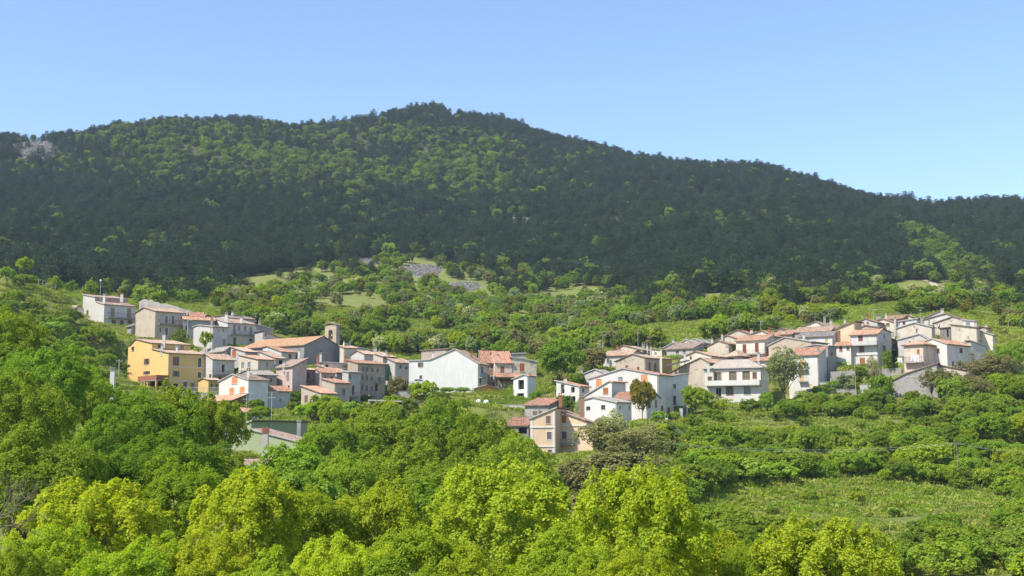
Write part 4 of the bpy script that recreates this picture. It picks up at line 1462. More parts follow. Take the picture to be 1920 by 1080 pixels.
                ch = min(.5, tall * .3) if sty != 'q' else tall * .3
                if sty == 'p':                          # pointed pinnacle
                    mb.tube([(t[0], t[1], a[2] - 1.2), (t[0], t[1], a[2] + tall * .3), (t[0], t[1], zt)], [w / 2, w / 2, .03], 8)
                    mb.build('chimney', mm, root)
                    continue
                mb.cbox(t, w, w, a[2] - 1.5, zt - ch)
                co = mb.build('chimney', mm, root)
                mb = MB()
                if sty == 'q':                          # stacked clay rings
                    for q in range(4):
                        mb.cbox(t, w * 1.18, w * 1.18, zt - ch + ch * q / 4 + .01, zt - ch + ch * (q + .7) / 4)
                    mb.cbox(t, w * .85, w * .85, zt - ch + .002, zt - .02)
                else:
                    mb.cbox(t, w * 1.25, w * 1.25, zt - ch + .002, zt - ch + .09)
                    for sx in (-1, 1):
                        for sy in (-1, 1):
                            mb.cbox((t[0] + sx * w * .36, t[1] + sy * w * .36), w * .22, w * .22, zt - ch + .09, zt - .1)
                    mb.cbox(t, w * 1.15, w * 1.15, zt - .1, zt)
                mb.build('chimney_cap', capm, co)
            elif k == 'ant':
                x, yt, yb = (float(t) for t in it[1:4])
                dd_ = v.d + float(it[4])
                a, t = at(x, yb, dd_) - origin, at(x, yt, dd_) - origin
                mb = MB()
                bar(mb, (t[0], t[1], a[2] - 1.2), t, .035)
                for q, (zz, ln_) in enumerate(((.1, .95), (.9, .6))):
                    if t[2] - a[2] < zz + .5:
                        continue
                    ang = rng.uniform(-.5, .5) + (.4 if q else 0)
                    dx = np.array([math.cos(ang), math.sin(ang), 0])
                    dy = np.array([-dx[1], dx[0], 0])
                    c_ = np.array([t[0], t[1], t[2] - zz])
                    bar(mb, c_ - dx * ln_, c_ + dx * ln_, .03)
                    for w_ in np.linspace(-1, 1, 7):
                        c2 = c_ + dx * ln_ * w_
                        bar(mb, c2 - dy * .35, c2 + dy * .35, .014)
                mb.build('aerial', GALV, root)
            elif k == 'dish':
                x, y, wpx = (float(t) for t in it[1:4])
                c_ = at(x, y, v.d - 1.5) - origin
                r_ = wpx * v.d / FPX / 2
                mb = MB()
                f_ = np.array([.35, -.85, .4])
                f_ /= np.linalg.norm(f_)
                mb.tube([c_ - f_ * .14, c_ - f_ * .12, c_ - f_ * .05, c_ + f_ * .05], [.05, r_ * .4, r_ * .8, r_], 14, cap=False)
                mb.tube([c_ - f_ * .13, c_ - f_ * .25 - np.array([0, 0, .5]), c_ - f_ * 1.3 - np.array([0, 0, .6])], .03, 5)
                mb.build('satellite_dish', TRIM, root)
# ------------------------------------------------------------------ plants
def leaf_mat(name, c1, c2, trans=.45, var=.3):
    m = bpy.data.materials.new(name)
    m.use_nodes = True
    nt = m.node_tree
    nt.nodes.clear()
    out = nd(nt, 'ShaderNodeOutputMaterial')
    geo, oi = nd(nt, 'ShaderNodeNewGeometry'), nd(nt, 'ShaderNodeObjectInfo')
    c = mixc(nt, ramp(nt, geo.outputs['Random Per Island'], [(.1, 0), (.9, 1)]), c1, c2)
    hs = nd(nt, 'ShaderNodeHueSaturation')
    mr = nd(nt, 'ShaderNodeMapRange')
    mr.inputs['To Min'].default_value, mr.inputs['To Max'].default_value = 1 - var, 1 + var
    nt.links.new(oi.outputs['Random'], mr.inputs['Value'])
    nt.links.new(mr.outputs[0], hs.inputs['Value'])
    mh = nd(nt, 'ShaderNodeMapRange')
    mh.inputs['To Min'].default_value, mh.inputs['To Max'].default_value = .515, .485
    ml = nd(nt, 'ShaderNodeMath', operation='FRACT')
    mm = nd(nt, 'ShaderNodeMath', operation='MULTIPLY')
    mm.inputs[1].default_value = 7.31
    nt.links.new(oi.outputs['Random'], mm.inputs[0])
    nt.links.new(mm.outputs[0], ml.inputs[0])
    nt.links.new(ml.outputs[0], mh.inputs['Value'])
    nt.links.new(mh.outputs[0], hs.inputs['Hue'])
    nt.links.new(c, hs.inputs['Color'])
    df, tr = nd(nt, 'ShaderNodeBsdfDiffuse'), nd(nt, 'ShaderNodeBsdfTranslucent')
    nt.links.new(hs.outputs[0], df.inputs['Color'])
    br = nd(nt, 'ShaderNodeHueSaturation', Saturation=1.1, Value=1.15, Hue=.49)
    nt.links.new(hs.outputs[0], br.inputs['Color'])
    nt.links.new(br.outputs[0], tr.inputs['Color'])
    mx = nd(nt, 'ShaderNodeMixShader')
    mx.inputs[0].default_value = trans
    nt.links.new(df.outputs[0], mx.inputs[1])
    nt.links.new(tr.outputs[0], mx.inputs[2])
    nt.links.new(mx.outputs[0], out.inputs[0])
    return m


LEAF = {
    'yellow': leaf_mat('leaf_yellow_green', (.485, .52, .045), (.34, .44, .036), .5, .14),
    'lime': leaf_mat('leaf_lime', (.40, .48, .045), (.26, .38, .034), .5, .16),
    'green': leaf_mat('leaf_green', (.33, .43, .048), (.20, .31, .034), .48, .2),
    'deep': leaf_mat('leaf_deep', (.26, .36, .042), (.155, .25, .030), .45, .2),
    'mid': leaf_mat('leaf_mid', (.30, .395, .055), (.185, .28, .040), .45, .3),
    'olive': leaf_mat('leaf_olive', (.34, .315, .115), (.22, .225, .085), .4, .18),
    'silver': leaf_mat('leaf_grey_green', (.33, .38, .15), (.21, .28, .11), .4, .2),
    'rust': leaf_mat('leaf_reddish', (.33, .25, .045), (.19, .27, .035), .45, .15),
    'blossom': leaf_mat('leaf_blossom', (.60, .57, .33), (.27, .36, .06), .38, .15),
    'pine': leaf_mat('pine_needles', (.068, .094, .044), (.038, .062, .033), .25, .3),
    'far': leaf_mat('leaf_far_wood', (.25, .325, .062), (.145, .225, .046), .45, .32),
    'grass': leaf_mat('grass_blade', (.27, .35, .04), (.35, .36, .10), .35, .2),
}


def leaves(rs, pos, nrm, size, w=.62):
    """one folded four-point leaf at each position"""
    n = len(pos)
    nrm = nrm / (np.linalg.norm(nrm, axis=1, keepdims=True) + 1e-9)
    r = rs.normal(size=(n, 3))
    t = np.cross(nrm, r)
    t /= np.linalg.norm(t, axis=1, keepdims=True) + 1e-9
    s = np.cross(nrm, t)
    l = (size * rs.uniform(.65, 1.3, n))[:, None]
    V = np.empty((n, 4, 3))
    V[:, 0] = pos - t * l * .5
    V[:, 1] = pos + s * l * w * .5 + nrm * l * .10
    V[:, 2] = pos + t * l * .5
    V[:, 3] = pos - s * l * w * .5 + nrm * l * .10
    return V.reshape(-1, 3)


def make_crown(seed, R, H, z0, ncl, cr, nros, size, lobes=5, shoot=.0, flat=.8, inner=.35, per=7, ros=.22, taper=0.0):
    """rosettes of leaves on clumps on a lobed envelope; returns leaf vertices and the clump centres"""
    rs = np.random.default_rng(seed)
    d = rs.normal(size=(ncl, 3))
    d[:, 2] = np.where(d[:, 2] < -.6, -d[:, 2], d[:, 2])
    d /= np.linalg.norm(d, axis=1, keepdims=True)
    L = rs.normal(size=(lobes, 3))
    L[:, 2] = np.abs(L[:, 2]) * .7
    L /= np.linalg.norm(L, axis=1, keepdims=True)
    env = .56 + .50 * np.max(np.clip(d @ L.T, 0, 1) ** 4, axis=1)
    rad = env * rs.uniform(inner, 1, ncl) ** .45
    c = d * rad[:, None] * np.array([R, R, H / 2])
    c[:, 2] += z0 + H / 2
    big = rs.uniform(.55, 1.3, ncl)
    k = rs.choice(ncl, nros, p=big ** 2 / np.sum(big ** 2))
    q = rs.normal(size=(nros, 3))
    cd = c - np.array([0, 0, z0 + H * .38])
    cd /= np.linalg.norm(cd, axis=1, keepdims=True) + 1e-9
    q += cd[k] * .9 + np.array([0, 0, .45])              # more leaves on the sunny outside of each clump
    q /= np.linalg.norm(q, axis=1, keepdims=True)
    off = q * (cr * big[k] * rs.uniform(.35, 1, nros) ** .35)[:, None]
    off[:, 2] *= flat
    if shoot > 0:                                       # upright young shoots
        up_ = rs.random(nros) < shoot
        off[up_] *= np.array([.3, .3, 1.0])
        off[up_, 2] = np.abs(off[up_, 2]) * 1.5
    rp = c[k] + off
    m = np.repeat(np.arange(nros), per)
    n = len(m)
    t = rs.normal(size=(n, 3))
    t -= q[m] * np.sum(t * q[m], 1)[:, None] * .8
    t /= np.linalg.norm(t, axis=1, keepdims=True) + 1e-9
    pos = rp[m] + t * (ros * rs.uniform(.3, 1.1, n))[:, None]
    nrm = q[m] * .5 + t * .35 + np.array([0, 0, .5]) + rs.normal(size=(n, 3)) * .5
    return leaves(rs, pos, nrm, np.full(n, size), .72), c


def make_trunk(seed, H, z0, r, tips, nl=9):
    rs = np.random.default_rng(seed + 77)
    mb = MB()
    lean = rs.normal(size=2) * .25
    top = np.array([lean[0], lean[1], z0 + (H - z0) * .55])
    mb.tube([(0, 0, -5.0), (lean[0] * .2, lean[1] * .2, z0 * .5), (lean[0] * .6, lean[1] * .6, z0), top], [r * 1.25, r, r * .8, r * .35], 8)
    order = rs.permutation(len(tips))[:nl]
    for i in order:
        t = tips[i]
        f = rs.uniform(.35, .95)
        s = np.array([lean[0] * f, lean[1] * f, z0 * (.55 + .4 * f) + (H - z0) * .25 * f])
        m1 = s * .5 + t * .5 + np.array([0, 0, .08 * H]) * rs.uniform(-.3, 1)
        mb.tube([s, s * .72 + m1 * .28, m1, t], [r * .42, r * .32, r * .2, r * .06], 5)
    return mb


def proto(kind, seed, R, H, z0, ncl, cr, nleaf, size, r, nl=9, **kw):
    V, tips = make_crown(seed, R, H - z0, z0, ncl, cr, nleaf, size, **kw)
    Qd = np.arange(len(V)).reshape(-1, 4)
    crown = quads_mesh(kind + '_crown', V, Qd, [LEAF['green']])
    trunk = make_trunk(seed, H, z0, r, tips, nl).mesh(kind + '_trunk', BARK, True)
    zmax = float(np.percentile(V[:, 2], 99.5))
    rmax = float(np.percentile(np.hypot(V[:, 0], V[:, 1]), 96))
    return dict(crown=crown, trunk=trunk, H=zmax, R=rmax)


BIG = [proto('tree', 100 + i, 4.6 + .4 * (i % 3), 10.0 + i % 2, .8, 260, .66, 6000, .175, .20, 14, lobes=12, shoot=.15, per=8, ros=.24, flat=.95) for i in range(4)]
SHOOT = [proto('tree', 140 + i, 4.3, 10.0, .6, 300, .52, 6000, .17, .17, 18, lobes=15, shoot=.30, inner=.25, per=8, ros=.22, flat=1.1) for i in range(3)]
MID = [proto('tree', 200 + i, 4.0, 8.0, .1, 150, .75, 2500, .31, .16, 10, lobes=10, shoot=.12, per=6, ros=.30) for i in range(5)]
THIN = [proto('tree', 240 + i, 3.8, 10.0, 1.2, 130, .8, 1500, .26, .17, 30, lobes=9, inner=.1, shoot=.2, per=6, ros=.28) for i in range(3)]
SHRUB = [proto('shrub', 300 + i, 2.1, 2.8, -.2, 60, .45, 620, .25, .07, 8, lobes=9, shoot=.2, per=6, ros=.2) for i in range(6)]
FARB = [proto('far', 400 + i, 3.4, 6.4, -.2, 70, .75, 520, .52, .12, 6, lobes=9, per=5, ros=.38, shoot=.1) for i in range(6)]


def pine_proto(seed, H, R):
    rs = np.random.default_rng(seed)
    mb = MB()
    mb.tube([(0, 0, -.8), (0, 0, H * .5), (rs.normal() * .15, rs.normal() * .15, H * .97)], [.19, .14, .03], 6)
    cs = []
    nt_ = int(H * 1.25)
    for k in range(nt_):
        f = k / (nt_ - 1)
        z = H * (.25 + .72 * f)
        w = R * (math.sin(math.pi * min(1, .30 + .62 * f)) ** .75) * (.6 + .65 * rs.random()) + .3
        nb = 5 if f < .8 else 3
        a0 = rs.random() * 6.28
        for q in range(nb):
            a = a0 + q * 6.283 / nb + rs.normal() * .25
            for t in (.45, .9):
                cs.append((math.cos(a) * w * t, math.sin(a) * w * t, z - .12 * w * t + .15 * rs.normal(), .34 + .16 * w))
            if k % 3 == 0:
                mb.tube([(0, 0, z), (math.cos(a) * w * .8, math.sin(a) * w * .8, z - .05)], [.05, .015], 4, cap=False)
    cs = np.array(cs)
    k = np.repeat(np.arange(len(cs)), 16)
    n = len(k)
    q = rs.normal(size=(n, 3))
    q /= np.linalg.norm(q, axis=1, keepdims=True)
    pos = cs[k, :3] + q * (cs[k, 3] * rs.random(n) ** .4)[:, None] * np.array([1.25, 1.25, .62])
    V = leaves(rs, pos, q * .6 + np.array([0, 0, .55]) + rs.normal(size=(n, 3)) * .5, np.full(n, .52), .42)
    crown = quads_mesh('pine_crown', V, np.arange(len(V)).reshape(-1, 4), [LEAF['pine']])
    return dict(crown=crown, trunk=mb.mesh('pine_trunk', BARK, True), H=H, R=R)


PINE = [pine_proto(500 + i, 9.0 + .5 * i, 2.7 + .3 * (i % 3)) for i in range(5)]


def plant(pr, name, x, y, s, mat, label, cat, group=None, rz=None, sxy=1.0, parts=True, z=None):
    zz = float(ground(x, y)) if z is None else z
    rz = rng.uniform(0, 6.28) if rz is None else rz
    asy = random.Random(int(x * 91 + y * 37)).uniform(.82, 1.22)
    root = put(name, None, loc=(x, y, zz), rot=rz, scale=(s * sxy * asy, s * sxy / asy, s))
    for nm, me in (('trunk', pr['trunk']), ('crown', pr['crown'])):
        o = put(nm, me, root)
        if nm == 'crown' and mat is not None:
            o.material_slots[0].link = 'OBJECT'
            o.material_slots[0].material = LEAF[mat]
    tag(root, label, cat, group)
    return root


def tree_px(protos, x, ytop, d, wpx, mat, label, name='tree', cat='tree', group=None, h=None, kmin=.98):
    """a tree whose top shows at (x, ytop); it stands on the ground at distance d, or has its own height h"""
    p = at(x, ytop, d)
    zg = float(ground(p[0], p[1]))
    pr = protos[rng.randrange(len(protos))]
    hh = max(p[2] - zg, 2.0)
    if h:
        hh = h
        zg = p[2] - h
    s = hh / pr['H']
    rad = wpx / 2 * d / FPX
    k = rad / (pr['R'] * s)                             # keep the crown's natural shape; a bare trunk carries the rest
    if k < kmin:
        s = rad / pr['R'] / kmin
        k = kmin
        zg = max(zg, p[2] - s * pr['H'])
    return plant(pr, name, p[0], p[1], s, mat, label, cat, group, sxy=min(1.7, k), z=zg)


# ---- the yellow-green trees along the lower edge of the view
for args in [
    (SHOOT, 190, 903, 62, 250, 'yellow', 'yellow-green young tree at the bottom, leftmost of the bright ones'),
    (BIG, 335, 860, 74, 190, 'lime', 'lime-green tree behind the two brightest yellow-green trees bottom left'),
    (SHOOT, 470, 883, 60, 240, 'yellow', 'bright yellow-green tree at the bottom below the green house'),
    (BIG, 590, 915, 66, 190, 'lime', 'lime tree right of the bright yellow-green one below the green house'),
    (BIG, 700, 905, 68, 210, 'lime', 'lime-green tree at the foot of the big round dark green crown'),
    (BIG, 800, 985, 52, 230, 'lime', 'low light green crown at the bottom edge near the middle'),
    (SHOOT, 930, 872, 68, 270, 'lime', 'tall pale lime tree just left of the bottom middle olive tree'),
    (BIG, 1050, 990, 50, 210, 'lime', 'light green crown at the bottom edge below the apricot house'),
    (SHOOT, 1195, 880, 56, 300, 'yellow', 'large bright yellow tree with upright shoots in front of the olive tree'),
    (SHOOT, 1330, 985, 62, 170, 'yellow', 'yellow-green tree at the bottom left corner of the right-hand meadow'),
    (BIG, 1430, 1010, 58, 170, 'lime', 'low lime crown at the bottom edge of the meadow'),
    (SHOOT, 1545, 975, 56, 260, 'lime', 'pale lime tree with loose sprays at the bottom of the meadow'),
    (BIG, 90, 985, 52, 210, 'lime', 'light green crown in the bottom left corner beside the bare twigs'),
    (BIG, 640, 1005, 48, 220, 'yellow', 'low yellow-green crown at the bottom edge left of the middle'),
    (BIG, 380, 995, 48, 220, 'yellow', 'low yellow crown at the bottom edge under the lime tree'),
    (BIG, 250, 1010, 47, 200, 'lime', 'lime crown on the bottom edge below the leftmost bright tree'),
    (BIG, 900, 1030, 46, 200, 'lime', 'lowest lime crown on the bottom edge at the middle'),
    (BIG, 20, 1020, 46, 190, 'green', 'green crown filling the very corner bottom left'),
    (BIG, 1180, 1030, 46, 200, 'yellow', 'yellow crown cut by the bottom edge under the large bright yellow tree'),
    (BIG, 500, 1030, 44, 200, 'lime', 'lime crown cut by the bottom edge below the bright yellow-green tree'),
    (BIG, 740, 1045, 44, 180, 'green', 'green crown cut by the bottom edge between the lime trees'),
]:
    tree_px(*args, name='maple_tree', group='bright young trees along the bottom edge')
# ---- the green trees behind them, up to the village
G2 = 'dense green trees between the village and the bright ones'
for args in [
    (MID, 545, 835, 122, 130, 'green', 'green tree right under the lowest roof of the green house'),
    (BIG, 640, 790, 140, 170, 'green', 'green crown rising right of the green house roof'),
    (BIG, 722, 766, 146, 190, 'green', 'big green crown below the pink and stone houses'),
    (BIG, 810, 752, 150, 200, 'green', 'highest dense green crown below the big white house'),
    (BIG, 890, 778, 144, 180, 'green', 'dense green crown right of the highest one'),
    (BIG, 960, 815, 136, 160, 'green', 'green crown left of the apricot house'),
    (MID, 1000, 868, 122, 130, 'deep', 'dark green crown at the foot of the apricot house'),
    (BIG, 765, 835, 114, 210, 'green', 'wide green crown under the highest dense crown'),
    (BIG, 868, 850, 108, 210, 'green', 'broad green crown right of the middle of the lower wood'),
    (BIG, 655, 850, 112, 180, 'green', 'round green crown in the middle of the lower wood'),
    (MID, 575, 880, 100, 160, 'deep', 'darker green crown behind the bright tree below the green house'),
    (MID, 820, 905, 92, 180, 'green', 'green crown just above the bottom edge crowns near the middle'),
    (MID, 985, 905, 96, 150, 'deep', 'dark crown between the pale lime tree and the olive tree'),
    (BIG, 275, 733, 108, 190, 'green', 'tall green maple left of the retaining wall'),
    (SHOOT, 345, 722, 112, 150, 'green', 'green maple with upright shoots in front of the stone retaining wall'),
    (SHOOT, 408, 752, 112, 120, 'green', 'slender green maple before the orange-shuttered house'),
    (BIG, 205, 762, 96, 170, 'deep', 'green tree left of the tall green maple'),
    (BIG, 320, 812, 88, 200, 'green', 'wide green crown below the tall green maple'),
    (MID, 415, 850, 96, 120, 'green', 'green tree hiding the left end of the green house'),
    (BIG, 215, 845, 76, 190, 'deep', 'dark green crown above the leftmost bright tree'),
    (BIG, 15, 578, 128, 150, 'green', 'lighter green crown high at the left edge'),
    (BIG, 92, 648, 104, 190, 'deep', 'large dark green tree left of the yellow house'),
    (BIG, 30, 700, 84, 220, 'deep', 'large dark tree at the left edge in the middle'),
    (BIG, 165, 688, 112, 120, 'green', 'green tree right of the large dark tree on the left'),
    (BIG, 60, 800, 68, 220, 'deep', 'dark tree above the bare twigs at the left edge'),
    (BIG, 150, 830, 72, 160, 'deep', 'dark crown between the left-edge trees and the bright ones'),
    (MID, 480, 905, 88, 130, 'deep', 'dark green crown right behind the bright yellow-green tree'),
    (MID, 5, 640, 120, 120, 'deep', 'dark crown at the left edge under the lighter one'),
]:
    tree_px(*args, group=G2)
# ---- the olive-brown tree and its neighbours in the middle
for args in [
    (THIN, 1138, 786, 196, 150, 'olive', 'big thin olive-brown tree right of the apricot house'),
    (THIN, 1196, 797, 190, 120, 'olive', 'olive-brown tree in front of the white annex'),
    (MID, 1168, 850, 162, 170, 'olive', 'lower olive tree in front of the big thin one'),
    (MID, 1090, 862, 168, 110, 'olive', 'olive tree at the right foot of the apricot house'),
    (MID, 1215, 862, 172, 100, 'olive', 'round olive bush right below the white annex'),
    (MID, 1130, 905, 120, 150, 'olive', 'olive-green crown just above the large bright yellow tree'),
    (THIN, 1140, 768, 214, 70, 'blossom', 'white-blossoming small tree before the white house with grey roof'),
]:
    tree_px(*args)
# ---- trees standing among the houses
for args in [
    (MID, 1050, 638, 283, 92, 'deep', 'large dark green walnut tree between the two halves of the village', 'walnut_tree'),
    (MID, 1108, 652, 292, 58, 'olive', 'olive-green tree right behind the large walnut', 'tree'),
    (MID, 1085, 700, 276, 40, 'mid', 'small dark tree under the walnut beside the unfinished house', 'tree'),
    (MID, 1204, 712, 236, 52, 'rust', 'reddish-green tree in front of the big white gable house', 'tree'),
    (MID, 1305, 724, 256, 56, 'lime', 'round bright green tree left of the white villa', 'tree'),
    (THIN, 1465, 652, 270, 74, 'silver', 'tall thin grey-green tree between the villa and the yellow-shuttered house', 'tree'),
    (MID, 745, 706, 272, 44, 'olive', 'round olive-green tree left of the big white house', 'tree'),
    (MID, 782, 722, 270, 38, 'deep', 'round green bush-like tree below the parked car', 'tree'),
    (SHRUB, 338, 618, 317, 32, 'mid', 'round bush below the beige gable house balcony', 'bush'),
    (SHRUB, 387, 622, 312, 30, 'green', 'fresh green tree before the plain light grey house', 'tree'),
    (FARB, 170, 524, 362, 34, 'green', 'bright green tree behind the highest white house', 'tree'),
    (FARB, 265, 534, 372, 44, 'mid', 'round dark green tree behind the stone ruin', 'tree'),
    (FARB, 292, 536, 368, 46, 'green', 'green tree right behind the stone ruin', 'tree'),
    (THIN, 1776, 690, 262, 62, 'olive', 'loose yellowish tree in front of the stone barn', 'tree'),
    (THIN, 1850, 664, 266, 92, 'olive', 'broad olive tree at the right end of the village', 'tree'),
    (THIN, 1828, 700, 258, 60, 'olive', 'olive-green tree between the barn and the broad olive tree', 'tree'),
    (MID, 1664, 656, 283, 24, 'mid', 'small green tree right of the tall grey house', 'tree'),
    (SHRUB, 1652, 702, 271, 50, 'green', 'green creeper mound above the left end of the stone barn wall', 'bush'),
    (SHRUB, 1612, 688, 282, 30, 'deep', 'dark bush in front of the tall grey house', 'bush'),
    (THIN, 1638, 666, 281, 26, 'blossom', 'white-flowering tree against the tall grey house', 'tree'),
    (THIN, 1580, 700, 276, 30, 'silver', 'grey-green shrub on the stone terrace', 'bush'),
    (MID, 1060, 742, 244, 34, 'mid', 'small flowering tree behind the rubble-stone house roof', 'tree'),
    (MID, 1092, 742, 240, 30, 'blossom', 'small pale-blossomed tree beside the terracotta chimney', 'tree'),
    (SHRUB, 1005, 730, 262, 26, 'green', 'clipped green bush right of the small white two-storey house', 'bush'),
    (MID, 1345, 752, 256, 34, 'lime', 'light green bush in front of the villa garage', 'bush'),
    (MID, 1405, 748, 254, 62, 'green', 'broad green bush in front of the villa', 'bush'),
    (MID, 1438, 735, 262, 34, 'mid', 'green bush at the right corner of the villa', 'bush'),
    (THIN, 1470, 600, 378, 30, 'silver', 'grey-green tree alone on the slope above the right-hand roofs', 'tree'),
    (THIN, 1745, 690, 265, 40, 'olive', 'small olive tree left of the loose yellowish one', 'tree'),
    (BIG, 1895, 640, 282, 70, 'mid', 'dense green tree right of the last house', 'tree'),
    (BIG, 1900, 705, 262, 90, 'green', 'green tree at the right edge below the dense one', 'tree'),
]:
    tree_px(args[0], *args[1:7], name=args[7], cat='bush' if args[7] == 'bush' else 'tree', kmin=.62)

# ---- scattered shrubs
TONE = {'green': 'fresh green', 'mid': 'mid green', 'far': 'dull green', 'lime': 'yellow-green', 'silver': 'grey-green', 'deep': 'dark green', 'blossom': 'cream-blossoming', 'olive': 'olive', 'pine': 'dark'}

PLOT = {}


def scatter(n, box, dmin, protos, mats, sizes, name, label, cat, group, ok=None, seed=1, gap=12.0, parts=True):
    r = random.Random(seed)
    done, tries = [], 0
    while len(done) < n and tries < n * 60:
        tries += 1
        x, y = r.uniform(box[0], box[2]), r.uniform(box[1], box[3])
        if ok and not ok(x, y, r):
            continue
        p = cast(x, y, dmin)
        if p is None or in_house(p[0], p[1], 1.5):
            continue
        g = gap * (p[1] / 200.0) * .085
        if any((q[0] - p[0]) ** 2 + (q[1] - p[1]) ** 2 < g * g for q in done):
            continue
        done.append(p)
        pr = protos[r.randrange(len(protos))]
        hgt = r.uniform(*sizes)
        mt = mats[r.randrange(len(mats))]
        t = (x - box[0]) / (box[2] - box[0])
        lab = '%s %s %s, %s' % ('tall' if hgt > (sizes[0] + sizes[1]) / 2 else 'low', TONE[mt], label, 'left third' if t < .34 else 'middle third' if t < .67 else 'right third')
        plant(pr, name, p[0], p[1], hgt / pr['H'], mt, lab, cat, group, rz=r.uniform(0, 6.28), sxy=r.uniform(.9, 1.35))
    return done


def field(x, y):                                       # the two open meadows below the right-hand houses
    a = ((x - 1565) / 255) ** 2 + ((y - 968) / 66) ** 2
    b_ = ((x - 1480) / 210) ** 2 + ((y - 808) / 28) ** 2
    return min(a, b_)


scatter(34, (1470, 764, 1745, 788), 235, MID, ['green', 'deep', 'mid', 'green'], (2.2, 3.6), 'hedgerow_tree', 'hedgerow tree below the yellow-shuttered house', 'tree', 'hedgerow directly below the right-hand houses', seed=3, gap=20)
scatter(120, (1225, 835, 1930, 915), 150, MID + SHRUB, ['green', 'mid', 'deep', 'lime', 'green'], (1.8, 4.0), 'slope_bush', 'bush in the thick belt above the lower meadow', 'bush', 'thick belt of bushes on the right-hand slope', ok=lambda x, y, r: field(x, y) > 1, seed=4, gap=22)
scatter(75, (1235, 785, 1930, 835), 180, SHRUB, ['green', 'mid', 'lime', 'deep'], (1.0, 2.4), 'terrace_bush', 'bush on the upper grassy terrace', 'bush', 'bushes on the upper grassy terrace', ok=lambda x, y, r: field(x, y) > .8 or r.random() < .12, seed=5, gap=20)
scatter(62, (1640, 900, 1990, 1100), 90, MID + SHRUB, ['green', 'mid', 'lime', 'green'], (1.8, 4.0), 'corner_bush', 'bush in the bottom right corner thicket', 'bush', 'thicket in the bottom right corner', ok=lambda x, y, r: field(x, y) > 1.25, seed=6, gap=24)
scatter(20, (1340, 915, 1780, 1010), 110, SHRUB, ['green', 'mid', 'lime'], (.6, 2.0), 'meadow_shrub', 'shrub alone on the lower meadow', 'shrub', 'small shrubs dotted over the lower meadow', seed=7, gap=40)
scatter(45, (1230, 910, 1420, 1060), 100, MID + SHRUB, ['green', 'mid', 'deep', 'green'], (2.4, 4.5), 'edge_bush', 'bush between bright yellow tree and lower meadow', 'bush', 'bushes left of the lower meadow', ok=lambda x, y, r: field(x, y) > 1.1, seed=8, gap=24)
scatter(24, (1790, 760, 1960, 840), 200, MID, ['green', 'lime', 'mid'], (4, 7), 'bank_tree', 'tree on the bank below the broad olive tree', 'tree', 'trees on the bank at the right edge', seed=9, gap=26)
scatter(60, (-30, 560, 250, 730), 150, MID + SHRUB, ['green', 'mid', 'deep', 'green'], (2.0, 4.2), 'hillside_bush', 'bush on the steep bank left of the yellow house', 'bush', 'bushes on the left-hand bank', ok=lambda x, y, r: y > max(565 + x * .2, 642 if x > 135 else 0), seed=10, gap=22)
scatter(40, (430, 748, 1000, 800), 150, SHRUB + MID, ['green', 'mid', 'lime', 'deep'], (1.5, 4.0), 'garden_bush', 'bush on the bank below the old houses', 'bush', 'bushes on the bank below the old cluster', ok=lambda x, y, r: x < 840, seed=12, gap=24)
scatter(14, (20, 505, 160, 548), 280, SHRUB, ['green', 'lime', 'mid'], (1.0, 3.0), 'knoll_shrub', 'shrub on the knoll left of the highest white house', 'shrub', 'shrubs on the left-hand knoll', seed=13, gap=26)
scatter(12, (1536, 716, 1612, 745), 262, SHRUB, ['green', 'mid', 'deep', 'silver'], (.9, 2.2), 'terrace_garden_bush', 'garden bush by the rubble terrace walls', 'bush', 'bushes in the terraced gardens', seed=14, gap=18)
scatter(8, (330, 640, 640, 760), 250, SHRUB, ['green', 'mid', 'deep'], (.8, 1.8), 'yard_bush', 'yard bush among the old left-hand houses', 'bush', 'bushes in yards of the left-hand cluster', seed=16, gap=18)
tree_px(FARB, 48, 482, 330, 34, 'lime', 'yellowish young tree on the grassy knoll at the left edge')
tree_px(FARB, 15, 500, 325, 34, 'green', 'green tree on the knoll at the very left edge')

# ---- wooded slope above the village: single trees in front, the rest as one mass
def meadow_up(x, y, r):
    e = float(forest_edge(x))
    if y < e - 4:
        return False
    clear = [(655, 577, 75, 22), (540, 522, 85, 13), (1690, 545, 110, 17), (1010, 605, 80, 12), (760, 612, 70, 10), (1850, 592, 80, 14), (110, 540, 90, 22), (720, 640, 70, 9), (1030, 640, 80, 8), (590, 610, 50, 14), (880, 548, 40, 12), (1180, 590, 60, 8), (1440, 612, 50, 7)]
    for cx, cy, rx, ry in clear:
        if ((x - cx) / rx) ** 2 + ((y - cy) / ry) ** 2 < 1:
            return r.random() < .05
    for cx, cy, rx, ry in ROCKS:
        if ((x - cx) / rx) ** 2 + ((y - cy) / ry) ** 2 < 1.1:
            return False
    return True


def near_what(x):
    for lim, w in ((150, 'the left-hand bank'), (300, 'the highest white house'), (430, 'the white house with two tall chimneys'), (560, 'the church roof'), (680, 'the bell tower'), (800, 'the blank tan gable'), (900, 'the big white house'),
                   (1000, 'the brick house'), (1130, 'the walnut tree'), (1260, 'the tall white pipe'), (1400, 'the three stepped gables'), (1540, 'the biggest aerial'), (1680, 'the tall grey chimney'), (1820, 'the topmost right-hand gable')):
        if x < lim:
            return w
    return 'the last house on the right'


